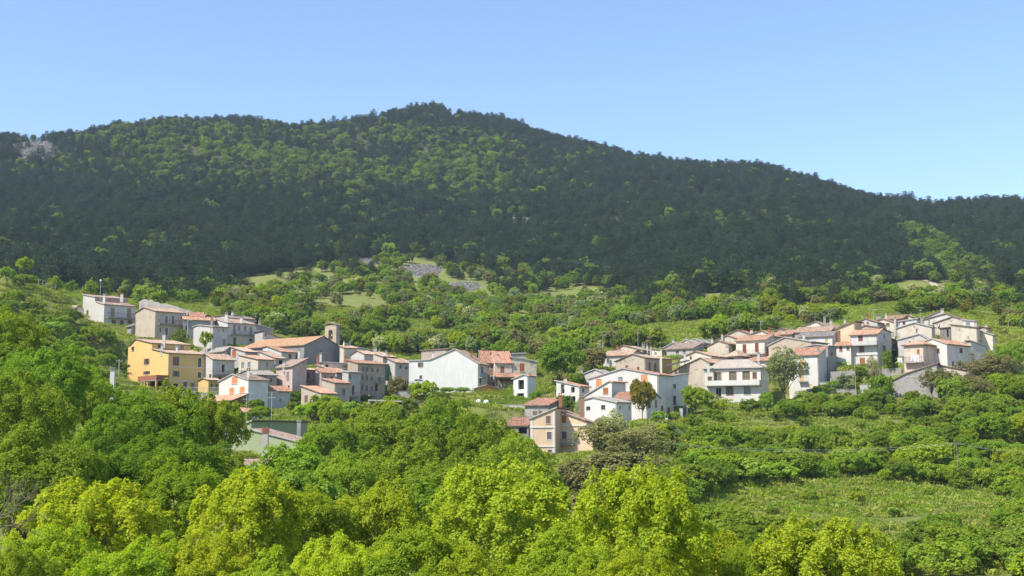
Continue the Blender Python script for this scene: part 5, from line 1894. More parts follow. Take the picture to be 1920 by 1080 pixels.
VTOP = ([-60, 0, 150, 260, 400, 520, 620, 760, 900, 1000, 1100, 1200, 1300, 1400, 1500, 1600, 1700, 1800, 1870, 1990],
        [600, 580, 552, 566, 592, 628, 650, 668, 668, 672, 668, 655, 645, 628, 612, 600, 592, 586, 612, 632])
r_ = random.Random(21)
pts = []
tries = 0
while len(pts) < 2600 and tries < 40000:
    tries += 1
    x, y = r_.uniform(-60, 1980), r_.uniform(480, 690)
    if not meadow_up(x, y, r_):
        continue
    if y > np.interp(x, VTOP[0], VTOP[1]):
        continue
    p = cast(x, y, 322)
    if p is None or p[1] > 640 or in_house(p[0], p[1], 3):
        continue
    if vnoise(p[0], p[1], 20, 31) * .6 + vnoise(p[0], p[1], 55, 32) * .4 < .42:
        continue
    pts.append((p[0], p[1], float(ground(p[0], p[1])), x, y))
pts.sort(key=lambda t: t[1])
SLOPE = 'trees and bushes on the slope above the village'
for i, (x, y, z, px, py) in enumerate(pts[:290]):
    pr = FARB[r_.randrange(6)]
    hgt = r_.uniform(2.0, 5.6)
    mt = r_.choice(['green', 'mid', 'green', 'far', 'lime', 'mid', 'silver', 'olive'] if r_.random() < .95 else ['blossom'])
    lab = '%s %s tree on the slope above %s' % ('tall' if hgt > 3.8 else 'small', TONE[mt], near_what(px))
    plant(pr, 'slope_tree', x, y, hgt / pr['H'], mt, lab, 'tree', SLOPE, rz=r_.uniform(0, 6.28), sxy=r_.uniform(.75, 1.15), z=z)


def merged(pr, mat, name):
    """crown and trunk as one instance source"""
    n1, n2 = len(pr['crown'].vertices), len(pr['trunk'].vertices)
    a, b_ = np.empty(n1 * 3, np.float32), np.empty(n2 * 3, np.float32)
    pr['crown'].vertices.foreach_get('co', a)
    pr['trunk'].vertices.foreach_get('co', b_)
    fs = [tuple(range(i, i + 4)) for i in range(0, n1, 4)] + [tuple(n1 + k for k in p.vertices) for p in pr['trunk'].polygons]
    me = bpy.data.meshes.new(name)
    me.from_pydata(np.concatenate([a, b_]).reshape(-1, 3).tolist(), [], fs)
    me.polygons.foreach_set('material_index', [0] * (n1 // 4) + [1] * len(pr['trunk'].polygons))
    me.materials.append(LEAF[mat])
    me.materials.append(BARK)
    me.update()
    return bpy.data.objects.new(name, me)


def stuff(name, P, S, K, srcs, label, cat):
    """one object that carries a mass nobody could count: sources set on its points"""
    c = bpy.data.collections.new(name + '_sources')
    for i, o in enumerate(srcs):
        o.name = '%s_source_%02d' % (name, i)
        c.objects.link(o)
    me = bpy.data.meshes.new(name)
    P = np.asarray(P, np.float32)
    me.vertices.add(len(P))
    me.vertices.foreach_set('co', P.ravel())
    rr = np.random.default_rng(9)
    for nm, ty, arr in (('size', 'FLOAT', np.asarray(S, np.float32)), ('turn', 'FLOAT', rr.uniform(0, 6.28, len(P)).astype(np.float32)), ('pick', 'INT', np.asarray(K, np.int32))):
        a = me.attributes.new(nm, ty, 'POINT')
        a.data.foreach_set('value', arr)
    o = put(name, me)
    ng = bpy.data.node_groups.new(name, 'GeometryNodeTree')
    ng.interface.new_socket('Geometry', in_out='INPUT', socket_type='NodeSocketGeometry')
    ng.interface.new_socket('Geometry', in_out='OUTPUT', socket_type='NodeSocketGeometry')
    N = ng.nodes.new
    gi, go = N('NodeGroupInput'), N('NodeGroupOutput')
    ci = N('GeometryNodeCollectionInfo')
    ci.inputs['Collection'].default_value = c
    ci.inputs['Separate Children'].default_value = True
    ci.inputs['Reset Children'].default_value = True
    ip = N('GeometryNodeInstanceOnPoints')
    ip.inputs['Pick Instance'].default_value = True
    at_ = {}
    for nm, ty in (('size', 'FLOAT'), ('turn', 'FLOAT'), ('pick', 'INT')):
        q = N('GeometryNodeInputNamedAttribute')
        q.data_type = ty
        q.inputs['Name'].default_value = nm
        at_[nm] = q.outputs['Attribute']
    cx = N('ShaderNodeCombineXYZ')
    L = ng.links.new
    L(at_['turn'], cx.inputs['Z'])
    L(gi.outputs[0], ip.inputs['Points'])
    L(ci.outputs[0], ip.inputs['Instance'])
    L(at_['pick'], ip.inputs['Instance Index'])
    L(cx.outputs[0], ip.inputs['Rotation'])
    L(at_['size'], ip.inputs['Scale'])
    L(ip.outputs[0], go.inputs[0])
    md = o.modifiers.new('scatter', 'NODES')
    md.node_group = ng
    o['kind'] = 'stuff'
    o['label'], o['category'] = label, cat
    return o


src = [merged(FARB[i % 5], mt, 'src') for i, mt in enumerate(['green', 'mid', 'green', 'mid', 'lime', 'far', 'deep', 'silver', 'blossom', 'olive', 'rust'])] + [merged(PINE[i], 'pine', 'src') for i in (0, 2, 4)]
rest = pts[290:]
K = [8 if (r_.random() < .035 or (1150 < t[3] < 1450 and t[4] < 545 and r_.random() < .12)) else (11 + r_.randrange(3)) if t[4] < float(forest_edge(t[3])) + 38 and r_.random() < .28 else r_.choice([0, 1, 2, 3, 3, 4, 5, 6, 1, 7, 9, 10]) for t in rest]
stuff('slope_woodland', [(t[0], t[1], t[2] - .1) for t in rest], [r_.uniform(.30, .90) for _ in rest], K, src, 'mass of green trees and scrub covering the slope between village and pine forest', 'woodland')

# ---- the mountain forest
R_ = np.random.default_rng(77)
N_ = 90000
yy = np.sqrt(R_.uniform(430 ** 2, 1420 ** 2, N_))
xx = yy * R_.uniform(-.47, .47, N_)
zz = ground(xx, yy)
px, py = to_px(np.stack([xx, yy, zz], -1))
slope_back = ground(xx, yy + 6) < zz - 1.0
keep = (py < forest_edge(px) + 3) & ~((yy > 900) & slope_back & (R_.random(N_) < .75))
keep &= vnoise(xx, yy, 300, 41) > -1
for cx, cy, rx, ry in ROCKS + [(870, 218, 42, 8), (1215, 283, 38, 6), (1760, 535, 60, 10)]:
    keep &= (((px - cx) / rx) ** 2 + ((py - cy) / ry) ** 2 > 1.0) | (R_.random(N_) < .08)
dens = np.where(yy < 620, .85, .62)
keep &= R_.random(N_) < dens
xx, yy, zz, px, py = xx[keep], yy[keep], zz[keep], px[keep], py[keep]
u_ = R_.random(len(xx))
# where broad-leaved trees grow between the pines
dec = np.full(len(xx), .05)
nz = vnoise(xx, yy, 45, 51) * .55 + vnoise(xx, yy, 110, 52) * .45
band = np.exp(-((py - (300 + .06 * (px - 600))) / 75) ** 2) * np.clip((1080 - px) / 180, 0, 1) * np.clip((px - 120) / 160, 0, 1)
dec = np.maximum(dec, band * np.clip((nz - .27) * 5.0, 0, .95))
dec = np.maximum(dec, np.clip((nz - .63) * 3.5, 0, .5))
strip = ((px - 1775) / 95) ** 2 + ((py - (492 + (px - 1775) * .62)) / 34) ** 2 < 1
dec = np.where(strip, .93, dec)
low = (py > forest_edge(px) - 26) & (px > 700)
dec = np.where(low, np.maximum(dec, .34), dec)
isdec = u_ < dec
srcs = [merged(p, 'pine', 'src') for p in PINE] + [merged(FARB[i], mt, 'src') for i, mt in enumerate(['far', 'far', 'mid', 'far', 'far'])]
K = np.where(isdec, 5 + R_.integers(0, 5, len(xx)), R_.integers(0, 5, len(xx)))
S = np.where(isdec, R_.uniform(.35, 1.0, len(xx)) * np.where(R_.random(len(xx)) < .12, 1.45, 1), R_.uniform(.38, 1.0, len(xx)) * np.where(R_.random(len(xx)) < .15, 1.25, 1))
near = np.argsort(yy)
front = [i for i in near if not isdec[i] and -40 < px[i] < 1960][:160]
fs = set(front)
for i in front:
    plant(PINE[int(K[i])], 'pine_tree', float(xx[i]), float(yy[i]), float(S[i]), 'pine', '%s dark pine at the lower forest edge, above %s' % ('tall' if S[i] > .68 else 'small', near_what(px[i])), 'tree', 'front rank of pines', rz=float(u_[i] * 40), z=float(zz[i]))
m_ = np.array([i not in fs for i in range(len(xx))])
stuff('mountain_forest', np.stack([xx, yy, zz - .2], -1)[m_], S[m_], K[m_], srcs, 'dark pine forest with lighter broad-leaved patches covering the mountain', 'forest')
print('trees', len(pts), 'forest', int(m_.sum()))
# ------------------------------------------------------------------ smaller built things
def ray_u(th):
    return np.array([-math.sin(th), math.cos(th), 0]), np.array([math.cos(th), math.sin(th), 0])


# ---- bell tower of the church: two piers, an arch, a bell, a little tiled roof
th = math.radians(62)
u, v = ray_u(th)
C = at(630, 650, 317)
tw = float((hit_plane(609, 630, C, v) - C) @ u)
zt = at(630, 609, 317)[2] - C[2]
root = put('bell_tower', None, loc=tuple(C))
tag(root, 'slim stone bell tower with one tall arched opening beside the church roof', 'tower')
dp, pw = 1.5, tw * .31
zs = zt - .25 - (tw - 2 * pw) / 2 - .9
zsill = zt * .34
up = np.array([0, 0, 1.0])
mb = MB()
mb.box(-up * 5, u * tw, v * dp, up * (5 + zsill))
mb.box(up * zsill, u * pw, v * dp, up * (zs - zsill))
mb.box(up * zsill + u * (tw - pw), u * pw, v * dp, up * (zs - zsill))
ow = tw - 2 * pw
N = 10
ring = [(pw + ow / 2 - ow / 2 * math.cos(math.pi * k / N), zs + ow / 2 * math.sin(math.pi * k / N)) for k in range(N + 1)]
for off in (0, dp):
    o = v * off
    for (a, b_) in zip(ring[:-1], ring[1:]):
        mb.quad(o + u * a[0] + up * a[1], o + u * b_[0] + up * b_[1], o + u * b_[0] + up * zt, o + u * a[0] + up * zt)
    mb.quad(o + up * zs, o + u * pw + up * zs, o + u * pw + up * zt, o + up * zt)
    mb.quad(o + u * (tw - pw) + up * zs, o + u * tw + up * zs, o + u * tw + up * zt, o + u * (tw - pw) + up * zt)
for (a, b_) in zip(ring[:-1], ring[1:]):
    mb.quad(u * a[0] + up * a[1], u * b_[0] + up * b_[1], v * dp + u * b_[0] + up * b_[1], v * dp + u * a[0] + up * a[1])
mb.quad(up * zs, v * dp + up * zs, v * dp + up * zt, up * zt)
mb.quad(u * tw + up * zs, u * tw + v * dp + up * zs, u * tw + v * dp + up * zt, u * tw + up * zt)
mb.build('wall', wall_mat('rubble'), root)
mb, uvs = MB(), []
for a, b_ in (((0, zt), (tw / 2, zt + .35)), ((tw / 2, zt + .35), (tw, zt))):
    roof_seg(mb, np.zeros(3), u, v, dp, a, b_, .25 if a[0] == 0 else 0, .25 if a[0] else 0, uvs, .14)
uv_build(mb, uvs, 'roof', [roof_mat('pale'), EAVE, EAVE], root, None)
mb = MB()
bc = u * tw / 2 + v * dp / 2 + up * (zs - .25)
mb.tube([bc + up * .25, bc, bc - up * .35, bc - up * .6], [.06, .2, .27, .4], 12, cap=False)
mb.tube([bc + up * .28 - u * ow / 2, bc + up * .28 + u * ow / 2], .06, 6)
mb.build('bell', flat_mat('bronze', (.16, .12, .06), .45, .3, .8), root)

# ---- ruined stone wall behind the beige gable house
pr = [(346, 588), (340, 580), (330, 575), (316, 571), (307, 569), (300, 570), (293, 566), (286, 566), (282, 562), (276, 563), (270, 561), (265, 563), (261, 566)]
th = math.radians(50)
u, v = ray_u(th)
C = at(346, 600, 342)
root = put('ruin', None, loc=tuple(C))
tag(root, 'roofless stone ruin with a ragged wall top behind the beige gable house', 'ruin')
top = []
for x, y in pr:
    h_ = hit_plane(x, y, C, v)
    top.append((float((h_ - C) @ u), float(h_[2] - C[2])))
S_ = top[-1][0]
for off, nm in ((0, 'wall'), (5.5, 'wall')):
    mb = MB()
    hl = [(S_ * .30, S_ * .34, 1.2, 2.0, .5), (S_ * .55, S_ * .59, 1.6, 2.6, .5), (S_ * .16, S_ * .19, .6, 1.5, .5)] if off == 0 else []
    tp = top if off == 0 else [(s, z - 1.0) for s, z in top]
    facade(mb, tp, -4, [q for q in hl if q[3] < np.interp(q[0], [t[0] for t in tp], [t[1] for t in tp]) - .2], v * off, u, v)
    facade(mb, tp, -4, [], v * (off + .55), u, -v)
    for a, b_ in zip(tp[:-1], tp[1:]):
        mb.quad(v * off + u * a[0] + up * a[1], v * off + u * b_[0] + up * b_[1], v * (off + .55) + u * b_[0] + up * b_[1], v * (off + .55) + u * a[0] + up * a[1])
    mb.quad(v * off - up * 4, v * (off + .55) - up * 4, v * (off + .55) + up * tp[0][1], v * off + up * tp[0][1])
    mb.build(nm, wall_mat('stone'), root)
mb = MB()
mb.box(v * .55 - up * 4, u * .55, v * 5, up * (top[0][1] + 3.4))
mb.build('side_wall', wall_mat('stone'), root)


# ---- garden and retaining walls
def wall_px(name, label, a, b_, h_, mat, t=.4, cat='wall', cap=True):
    """free-standing wall whose top edge runs between two surveyed points (x, y, distance)"""
    A, B = at(*a), at(*b_)
    C_ = np.array([A[0], A[1], A[2] - h_])
    root = put(name, None, loc=tuple(C_))
    ax = B - A
    n = np.cross(ax, (0, 0, 1.0))
    n /= np.linalg.norm(n)
    mb = MB()
    k = 10
    rr = random.Random(int(a[0]))
    prev = None
    for i in range(k + 1):
        p = ax * i / k
        p = np.array([p[0], p[1], p[2] + h_ + (rr.uniform(-.05, .05) if mat is not CONC else 0)])
        if prev is not None:
            for q in (0, 1):
                o = -n * t * q
                mb.quad(prev * [1, 1, 0] - up * 2.5 + o, p * [1, 1, 0] - up * 2.5 + o, p + o, prev + o)
            mb.quad(prev, p, p - n * t, prev - n * t)
        prev = p
    mb.build('wall', mat, root)
    if cap:
        mb = MB()
        mb.box(up * (h_ + .06) + n * .06, ax, -n * (t + .12), up * .1)
        mb.build('coping', CONC, root)
    tag(root, label, cat)
    return root


STONE = wall_mat('stone')
wall_px('retaining_wall', 'rough grey stone retaining wall in front of the yellow house', (300, 735, 279), (412, 737, 276), 4.5, STONE, .6, cap=False)
wall_px('retaining_wall', 'pale retaining wall under the lower hedge', (907, 760, 256), (984, 760, 253), 1.6, wall_mat('offw'), .4)
wall_px('garden_wall', 'low white garden wall behind the trained fruit trees', (826, 734, 274), (874, 734, 273), 1.4, wall_mat('brightw'), .3)
wall_px('retaining_wall', 'streaked concrete wall under the olive-green tree left of the big white house', (738, 735, 270), (770, 734, 270), 2.6, CONC, .4)
wall_px('retaining_wall', 'rubble terrace wall beside the yellow-shuttered house, upper', (1556, 697, 282), (1602, 695, 281), 2.2, STONE, .5, cap=False)
wall_px('retaining_wall', 'pale plastered terrace wall between the two rubble walls', (1537, 717, 279), (1590, 717, 278), 1.3, wall_mat('offw'), .3)
wall_px('retaining_wall', 'rubble terrace wall above the hedgerow, lowest of the three', (1512, 729, 275), (1606, 730, 273), 2.8, STONE, .5, cap=False)
wall_px('garden_wall', 'crumbling stone wall in front of the white villa', (1300, 774, 258), (1380, 774, 256), 1.8, STONE, .4, cap=False)
wall_px('garden_wall', 'grey stone block wall left of the highest white house', (133, 578, 347), (156, 577, 347), 1.6, STONE, .4, cap=False)
wall_px('garden_wall', 'short stone wall with a small railing left of the stone barn', (1612, 722, 274), (1652, 720, 273), 2.0, wall_mat('offw'), .4)

wall_px('retaining_wall', 'grey stone wall at the foot of the tall grey house with white lower storey', (1596, 694, 285), (1690, 690, 282), 3.0, STONE, .5, cap=False)

# ---- concrete garage roof below the tenement
C = at(690, 751, 262)
root = put('garage', None, loc=tuple(C))
tag(root, 'low concrete garage with a flat slab roof below the weathered tenement', 'garage')
mb = MB()
B = at(766, 754, 258) - C
n = np.cross(B, (0, 0, 1.0))
n /= np.linalg.norm(n)
mb.box(-up * .05, B, -n * 4.5, up * .28)
mb.build('roof', CONC, root)
mb = MB()
mb.box(-up * 3.2 - n * .3, B * .03, -n * 4, up * 3.14)
mb.box(-up * 3.2 - n * .3 + B * .97, B * .03, -n * 4, up * 3.14)
mb.box(-up * 3.2 - n * 3.6, B * .94 + 0, -n * .2, up * 3.14)
mb.build('wall', wall_mat('offw'), root)


# ---- railings, fences
def railing_px(name, label, a, b_, h_, mat=IRON, step=.25, cat='railing', r=.016, posts=8):
    A, B = at(*a), at(*b_)
    root = put(name, None, loc=tuple(A))
    ax = B - A
    L = np.linalg.norm(ax)
    mb = MB()
    for z in (h_, .12):
        bar(mb, up * z, ax + up * z, r * 1.6)
    mb.build('rail', mat, root)
    n = int(L / step)
    mb = MB()
    for i in range(n + 1):
        if i % posts:
            bar(mb, ax * i / n, ax * i / n + up * h_, r)
    o = mb.build('bars', mat, root)
    o['kind'] = 'stuff'
    for i in range(0, n + 1, posts):
        mb = MB()
        mb.tube([ax * i / n - up * .3, ax * i / n + up * (h_ + .05)], r * 2.2, 5)
        mb.build('post', mat, root)
    tag(root, label, cat)


railing_px('railing', 'thin grey railing on the stone wall before the yellow house', (300, 734, 278.7), (412, 736, 275.7), 1.05, GALV)
railing_px('railing', 'dark fence along the lower terrace wall above the hedgerow', (1536, 729, 274.6), (1606, 730, 272.8), .9, IRON)
railing_px('fence', 'wooden rail fence on the grassy knoll at the far left', (72, 531, 336), (104, 541, 342), 1.1, flat_mat('weathered_wood', (.36, .31, .25), .9, .3), 1.6, 'fence', .05, 1)
railing_px('fence', 'dark wire fence below the grass bank left of the apricot house', (915, 788, 236), (985, 790, 232), 1.6, IRON, .35, 'fence', .014, 7)

# ---- white gate pillars with iron panels between them
gp = [(1249, 780, 243, 11), (1263, 772, 248, 14), (1277, 765.5, 253, 17), (1286.5, 758, 258, 17)]
prev = None
names = ['lowest white pillar of the stepped gate line beside the red door', 'second white gate pillar up from the red door', 'third white gate pillar up from the red door', 'topmost white gate pillar left of the round bright tree']
for (x, y, d, hpx), lab in zip(gp, names):
    p = at(x, y, d)
    hh = hpx * d / FPX
    mb = MB()
    mb.cbox((0, 0), .55, .5, -1.2, hh - .12)
    root = put('gate_pillar', None, loc=(p[0], p[1], p[2] - hh))
    mb.build('shaft', wall_mat('brightw'), root)
    mb = MB()
    mb.cbox((0, 0), .68, .62, hh - .118, hh)
    mb.build('cap', TRIM, root)
    tag(root, lab, 'pillar', 'white pillars of the garden gate line')
    if prev is not None:
        q, qh = prev
        A, B = np.array([q[0], q[1], q[2] - qh]), np.array([p[0], p[1], p[2] - hh])
        ax = B - A
        rt = put('iron_panel', None, loc=tuple(A))
        mb = MB()
        for i in range(1, 22):
            bar(mb, ax * i / 22, ax * i / 22 + up * 1.25, .02)
        for z in (.1, 1.25):
            bar(mb, ax * .06 + up * z, ax * .94 + up * z, .03)
        mb.build('bars', IRON, rt)
        tag(rt, 'dark iron panel between the ' + {1263: 'two lowest', 1277: 'two middle', 1286.5: 'two highest'}[x] + ' white gate pillars', 'fence panel', 'iron panels of the garden gate line')
    prev = (p, hh)


# ---- hedges
def hedge(label, a, b_, h_, t, mat):
    A, B = at(*a), at(*b_)
    ax = B - A
    L = np.linalg.norm(ax)
    n = np.cross(ax, (0, 0, 1.0))
    n /= np.linalg.norm(n)
    rs = np.random.default_rng(int(a[0]))
    N = int(L * 420)
    s, q, z = rs.random(N), rs.random(N), rs.random(N)
    f = rs.integers(0, 3, N)
    q = np.where(f == 0, rs.uniform(0, .12, N), np.where(f == 1, rs.uniform(.88, 1, N), q))
    z = np.where(f == 2, rs.uniform(.88, 1.03, N), z)
    pos = ax[None] * s[:, None] - n[None] * (q * t)[:, None] - np.array([0, 0, h_])[None] * (1 - z)[:, None]
    nr = n[None] * np.where(f == 0, 1, -.3)[:, None] + np.array([0, 0, .7]) + rs.normal(size=(N, 3)) * .5
    V = leaves(rs, pos, nr, np.full(N, .17))
    root = put('hedge', None, loc=tuple(A))
    put('foliage', quads_mesh('hedge_foliage', V, np.arange(len(V)).reshape(-1, 4), [LEAF[mat]]), root)
    mb = MB()
    for i in range(int(L / .7)):
        p = ax * (i + .5) * .7 / L - n * t / 2
        mb.tube([p - up * (h_ + .4), p - up * .25], [.05, .02], 5)
    o = mb.build('stems', BARK, root)
    o['kind'] = 'stuff'
    tag(root, label, 'hedge')


hedge('clipped green hedge before the orange timber shed, upper of two', (879, 732, 270), (962, 731, 267), 1.6, 1.0, 'green')
hedge('lower clipped dark green hedge above the pale retaining wall', (908, 749, 257), (990, 748, 254), 1.3, .9, 'deep')

# ---- trained fruit trees in front of the low white garden wall
for x, lab in ((834, 'leftmost trained fruit tree before the low white garden wall'), (843, 'second trained fruit tree before the low white garden wall'), (863, 'third trained fruit tree before the low white garden wall'), (871, 'rightmost trained fruit tree before the low white garden wall')):
    p = at(x, 746, 271)
    p[2] = min(float(ground(p[0], p[1])), p[2])
    top_ = at(x, 725, 271)[2] - p[2]
    root = put('fruit_tree', None, loc=tuple(p))
    mb = MB()
    mb.tube([(0, 0, -.3), (.05, 0, top_ * .45), (0, 0, top_ * .8)], [.09, .07, .04], 6)
    for s in (-1, 1):
        mb.tube([(0, 0, top_ * .5), (s * .7, 0, top_ * .75), (s * 1.1, .1, top_ * .85)], [.05, .035, .015], 5)
    mb.build('trunk', BARK, root)
    rs = np.random.default_rng(int(x))
    N = 900
    q = rs.normal(size=(N, 3))
    q /= np.linalg.norm(q, axis=1, keepdims=True)
    pos = q * (rs.random(N) ** .4)[:, None] * np.array([1.35, .7, .5]) + np.array([0, 0, top_ - .55])
    V = leaves(rs, pos, q + np.array([0, 0, .5]), np.full(N, .2))
    put('crown', quads_mesh('crown', V, np.arange(len(V)).reshape(-1, 4), [LEAF['green']]), root)
    tag(root, lab, 'tree', 'row of trained fruit trees')

# ---- two pale rounded garden covers
for x, y, lab in ((897.5, 749.5, 'left one of two white rounded covers by the hedges'), (912, 748, 'right one of two white rounded covers, beside the white post')):
    p = at(x, y, 256)
    p[2] = float(ground(p[0], p[1])) + .55
    root = put('garden_cover', None, loc=tuple(p))
    mb = MB()
    R_c = .58
    mb.tube([up * -.35, up * -.3, up * .0, up * .25, up * .38, up * .42], [R_c * .8, R_c, R_c * .98, R_c * .75, R_c * .35, .02], 16)
    mb.build('dome', SHEET, root, smooth=True)
    mb = MB()
    mb.tube([up * -1.6, up * -.34], .07, 6)
    mb.build('stand', GALV, root)
    tag(root, lab, 'cover', 'white rounded covers')
p = at(907, 753, 255)
mb = MB()
mb.cbox((0, 0), .28, .28, -1.9, 0)
root = put('gate_post', None, loc=tuple(p))
mb.build('shaft', wall_mat('brightw'), root)
mb = MB()
mb.cbox((0, 0), .36, .36, .002, .08)
mb.build('cap', TRIM, root)
tag(root, 'single white gate post at the end of the pale retaining wall', 'post')


# ---- poles and lamps
def pole(name, label, x, ytop, ybot, d, r=.09, mat=GALV, arm=None):
    t, b_ = at(x, ytop, d), at(x, ybot, d)
    root = put(name, None, loc=tuple(b_))
    H_ = t[2] - b_[2]
    mb = MB()
    mb.tube([up * -2, up * H_], [r * 1.2, r * .8], 8)
    mb.build('pole', mat, root)
    if arm == 'globe':
        mb = MB()
        mb.tube([up * H_, up * (H_ + .1), up * (H_ + .3), up * (H_ + .5), up * (H_ + .6)], [.1, .24, .32, .24, .03], 10)
        mb.build('globe', SHEET, root, smooth=True)
    elif arm == 'cross':
        mb = MB()
        mb.box((-.7, -.06, H_ - .35), (1.4, 0, 0), (0, .12, 0), (0, 0, .12))
        for s in (-.6, 0, .6):
            mb.tube([(s, 0, H_ - .23), (s, 0, H_ - .02)], .05, 6)
        mb.build('crossarm', mat, root)
    elif arm == 'lamp':
        mb = MB()
        mb.tube([up * (H_ - .1), (.5, -.2, H_ + .15), (.9, -.35, H_ + .1)], .04, 5)
        mb.cbox((1.05, -.4), .45, .22, H_ + .02, H_ + .14)
        mb.build('lamp_head', GALV, root)
    tag(root, label, 'lamp' if arm in ('globe', 'lamp') else 'pole')
    return t


WOODP = flat_mat('pole_wood', (.24, .19, .145), .9, .3)
t1 = pole('utility_pole', 'pale concrete utility pole left of the yellow house', 222, 674, 728, 262, .13, CONC, 'cross')
pole('street_lamp', 'lamp on a tall pole beside the beige gable house', 350.5, 601, 640, 316, .08, GALV, 'lamp')
pole('street_lamp', 'white globe lamp behind the highest white house', 188, 528, 552, 350, .06, GALV, 'globe')
pole('utility_pole', 'slender pole in front of the tall grey house', 1604.5, 668, 740, 271, .07, CONC)
pole('utility_pole', 'lone wooden pole at the right edge on the slope', 1891, 574, 606, 345, .1, WOODP, 'cross')
t2 = pole('utility_pole', 'pole carrying the cables on the right-hand slope', 1795, 829, 856, 190, .05, WOODP, 'cross')
pole('fence_post', 'short white post on the upper grassy terrace', 1470, 772, 782, 252, .07, SHEET)
pole('fence_post', 'small white stake in the bushes of the right-hand slope', 1556, 823, 832, 226, .09, SHEET)
t3 = pole('utility_pole', 'pole half hidden by the olive-brown tree holding the cables', 1222, 826, 870, 192, .07, WOODP, 'cross')


def cable(label, A, B, sag, r=.014):
    A, B = np.asarray(A, float), np.asarray(B, float)
    mb = MB()
    pts_ = []
    for i in range(25):
        t = i / 24
        pts_.append((B - A) * t - up * sag * 4 * t * (1 - t))
    mb.tube(pts_, r, 4, cap=False)
    o = mb.build('power_cable', flat_mat('cable_grey', (.33, .35, .33), .5, .1), None, loc=tuple(A))
    tag(o, label, 'cable', 'cables across the right-hand slope')


for k, (dx, lab) in enumerate(((-.35, 'front'), (.35, 'rear'))):
    off = np.array([dx, .3 * dx, -.1 - .12 * k])
    cable(lab + ' cable sagging across the right-hand slope between the two poles', t3 + off, t2 + off, 1.15 + .2 * k)
    cable(lab + ' cable running off the right edge from the cable pole', t2 + off, at(1990, 842, 196) + off, .6 + .1 * k)
cable('cable dropping left from the concrete utility pole by the yellow house', t1 - up * .3, at(130, 722, 200), .8, .025)

# ---- parked car in front of the big white house
p = at(784, 723.5, 281)
root = put('parked_car', None, loc=tuple(p), rot=math.radians(8))
tag(root, 'white car parked by the left wall of the big white house', 'car')
side = [(-2.1, .35), (-2.1, .75), (-1.95, .92), (-1.2, 1.0), (-.65, 1.45), (.75, 1.48), (1.45, 1.02), (2.0, .95), (2.1, .7), (2.1, .35)]
mb = MB()
w2 = .82
L_ = [(x, -w2 * (1 if z < 1.05 else .84), z) for x, z in side]
R2 = [(x, w2 * (1 if z < 1.05 else .84), z) for x, z in side]
mb.poly(L_)
mb.poly(R2[::-1])
for i in range(len(side)):
    j = (i + 1) % len(side)
    mb.quad(L_[i], L_[j], R2[j], R2[i])
mb.build('body', flat_mat('car_paint', (.6, .6, .6), .3, .05), root)
for q in ((-1.02, -.62, -.05, -.05), (.0, .0, .62, 1.15)):
    mb = MB()
    y_ = -.80
    mb.poly([(q[0], y_ - .015, 1.06), (q[3], y_ - .015, 1.06), (q[2], y_ + .09, 1.4), (q[1], y_ + .09, 1.4)])
    mb.build('window', GLASS, root)
for x_ in (-1.3, 1.3):
    for s in (-1, 1):
        mb = MB()
        mb.tube([(x_, s * .62, .32), (x_, s * .86, .32)], .32, 14)
        wh = mb.build('wheel', flat_mat('tyre', (.03, .03, .03), .9), root)
        mb = MB()
        mb.tube([(x_, s * .861, .32), (x_, s * .875, .32)], .18, 10)
        mb.build('rim', GALV, wh)
for s in (-1, 1):
    mb = MB()
    mb.cbox((-2.1, s * .62), .04, .28, .68, .82)
    mb.build('headlight', GLASS_B, root)


# ---- laundry
def sheet(label, x, y0, y1, wpx, d, tilt=0):
    a, b_ = at(x - wpx / 2, y0, d), at(x + wpx / 2, y0, d)
    hgt = (y1 - y0) * d / FPX
    n, m_ = 9, 7
    V = []
    for j in range(m_):
        for i in range(n):
            s = i / (n - 1)
            V.append((a + (b_ - a) * s - up * (hgt * j / (m_ - 1) * (1 + tilt * s)) + np.array([0, .07 * math.sin(s * 9 + j * .4) * j / m_, 0])) - a)
    Qs = [(j * n + i, j * n + i + 1, (j + 1) * n + i + 1, (j + 1) * n + i) for j in range(m_ - 1) for i in range(n - 1)]
    o = put('laundry_sheet', quads_mesh('laundry_sheet', np.array(V), np.array(Qs), [SHEET], smooth=True), loc=tuple(a))
    md = o.modifiers.new('thickness', 'SOLIDIFY')
    md.thickness = .012
    tag(o, label, 'laundry', 'washing hung on the tan balcony')


sheet('big white sheet hanging over the tan balcony', 1718.5, 666, 680, 10, 273.2)
sheet('narrow white towel left of the big sheet on the tan balcony', 1710.5, 667, 677, 5, 273.4, -.2)
sheet('white cloth at the left end of the tan balcony', 1687.5, 671, 679, 9, 274.5, .3)

# ---- green scaffold netting by the blank tan gable
A, B = at(719.5, 681, 298.5), at(733, 684, 301)
ax = B - A
mb = MB()
hgt = 32 * 300 / FPX
k = 8
for i in range(k):
    for j in range(6):
        w_ = lambda i_, j_: ax * i_ / k - up * hgt * j_ / 6 + np.array([.12, -.25, 0]) * math.sin(i_ * 1.7 + j_) * .5
        mb.quad(w_(i, j), w_(i + 1, j), w_(i + 1, j + 1), w_(i, j + 1))
root = put('scaffold_netting', None, loc=tuple(A + np.array([0, -.9, 0])))
mb.build('net', flat_mat('green_net', (.10, .20, .115), .8, .3), root)
mb = MB()
for i in range(4):
    mb.tube([ax * i / 3 + np.array([0, .2, .3]), ax * i / 3 + np.array([0, .2, -hgt - 3])], .04, 5)
mb.build('scaffold_tubes', GALV, root)
tag(root, 'green netting on scaffolding at the right of the blank tan gable', 'netting')

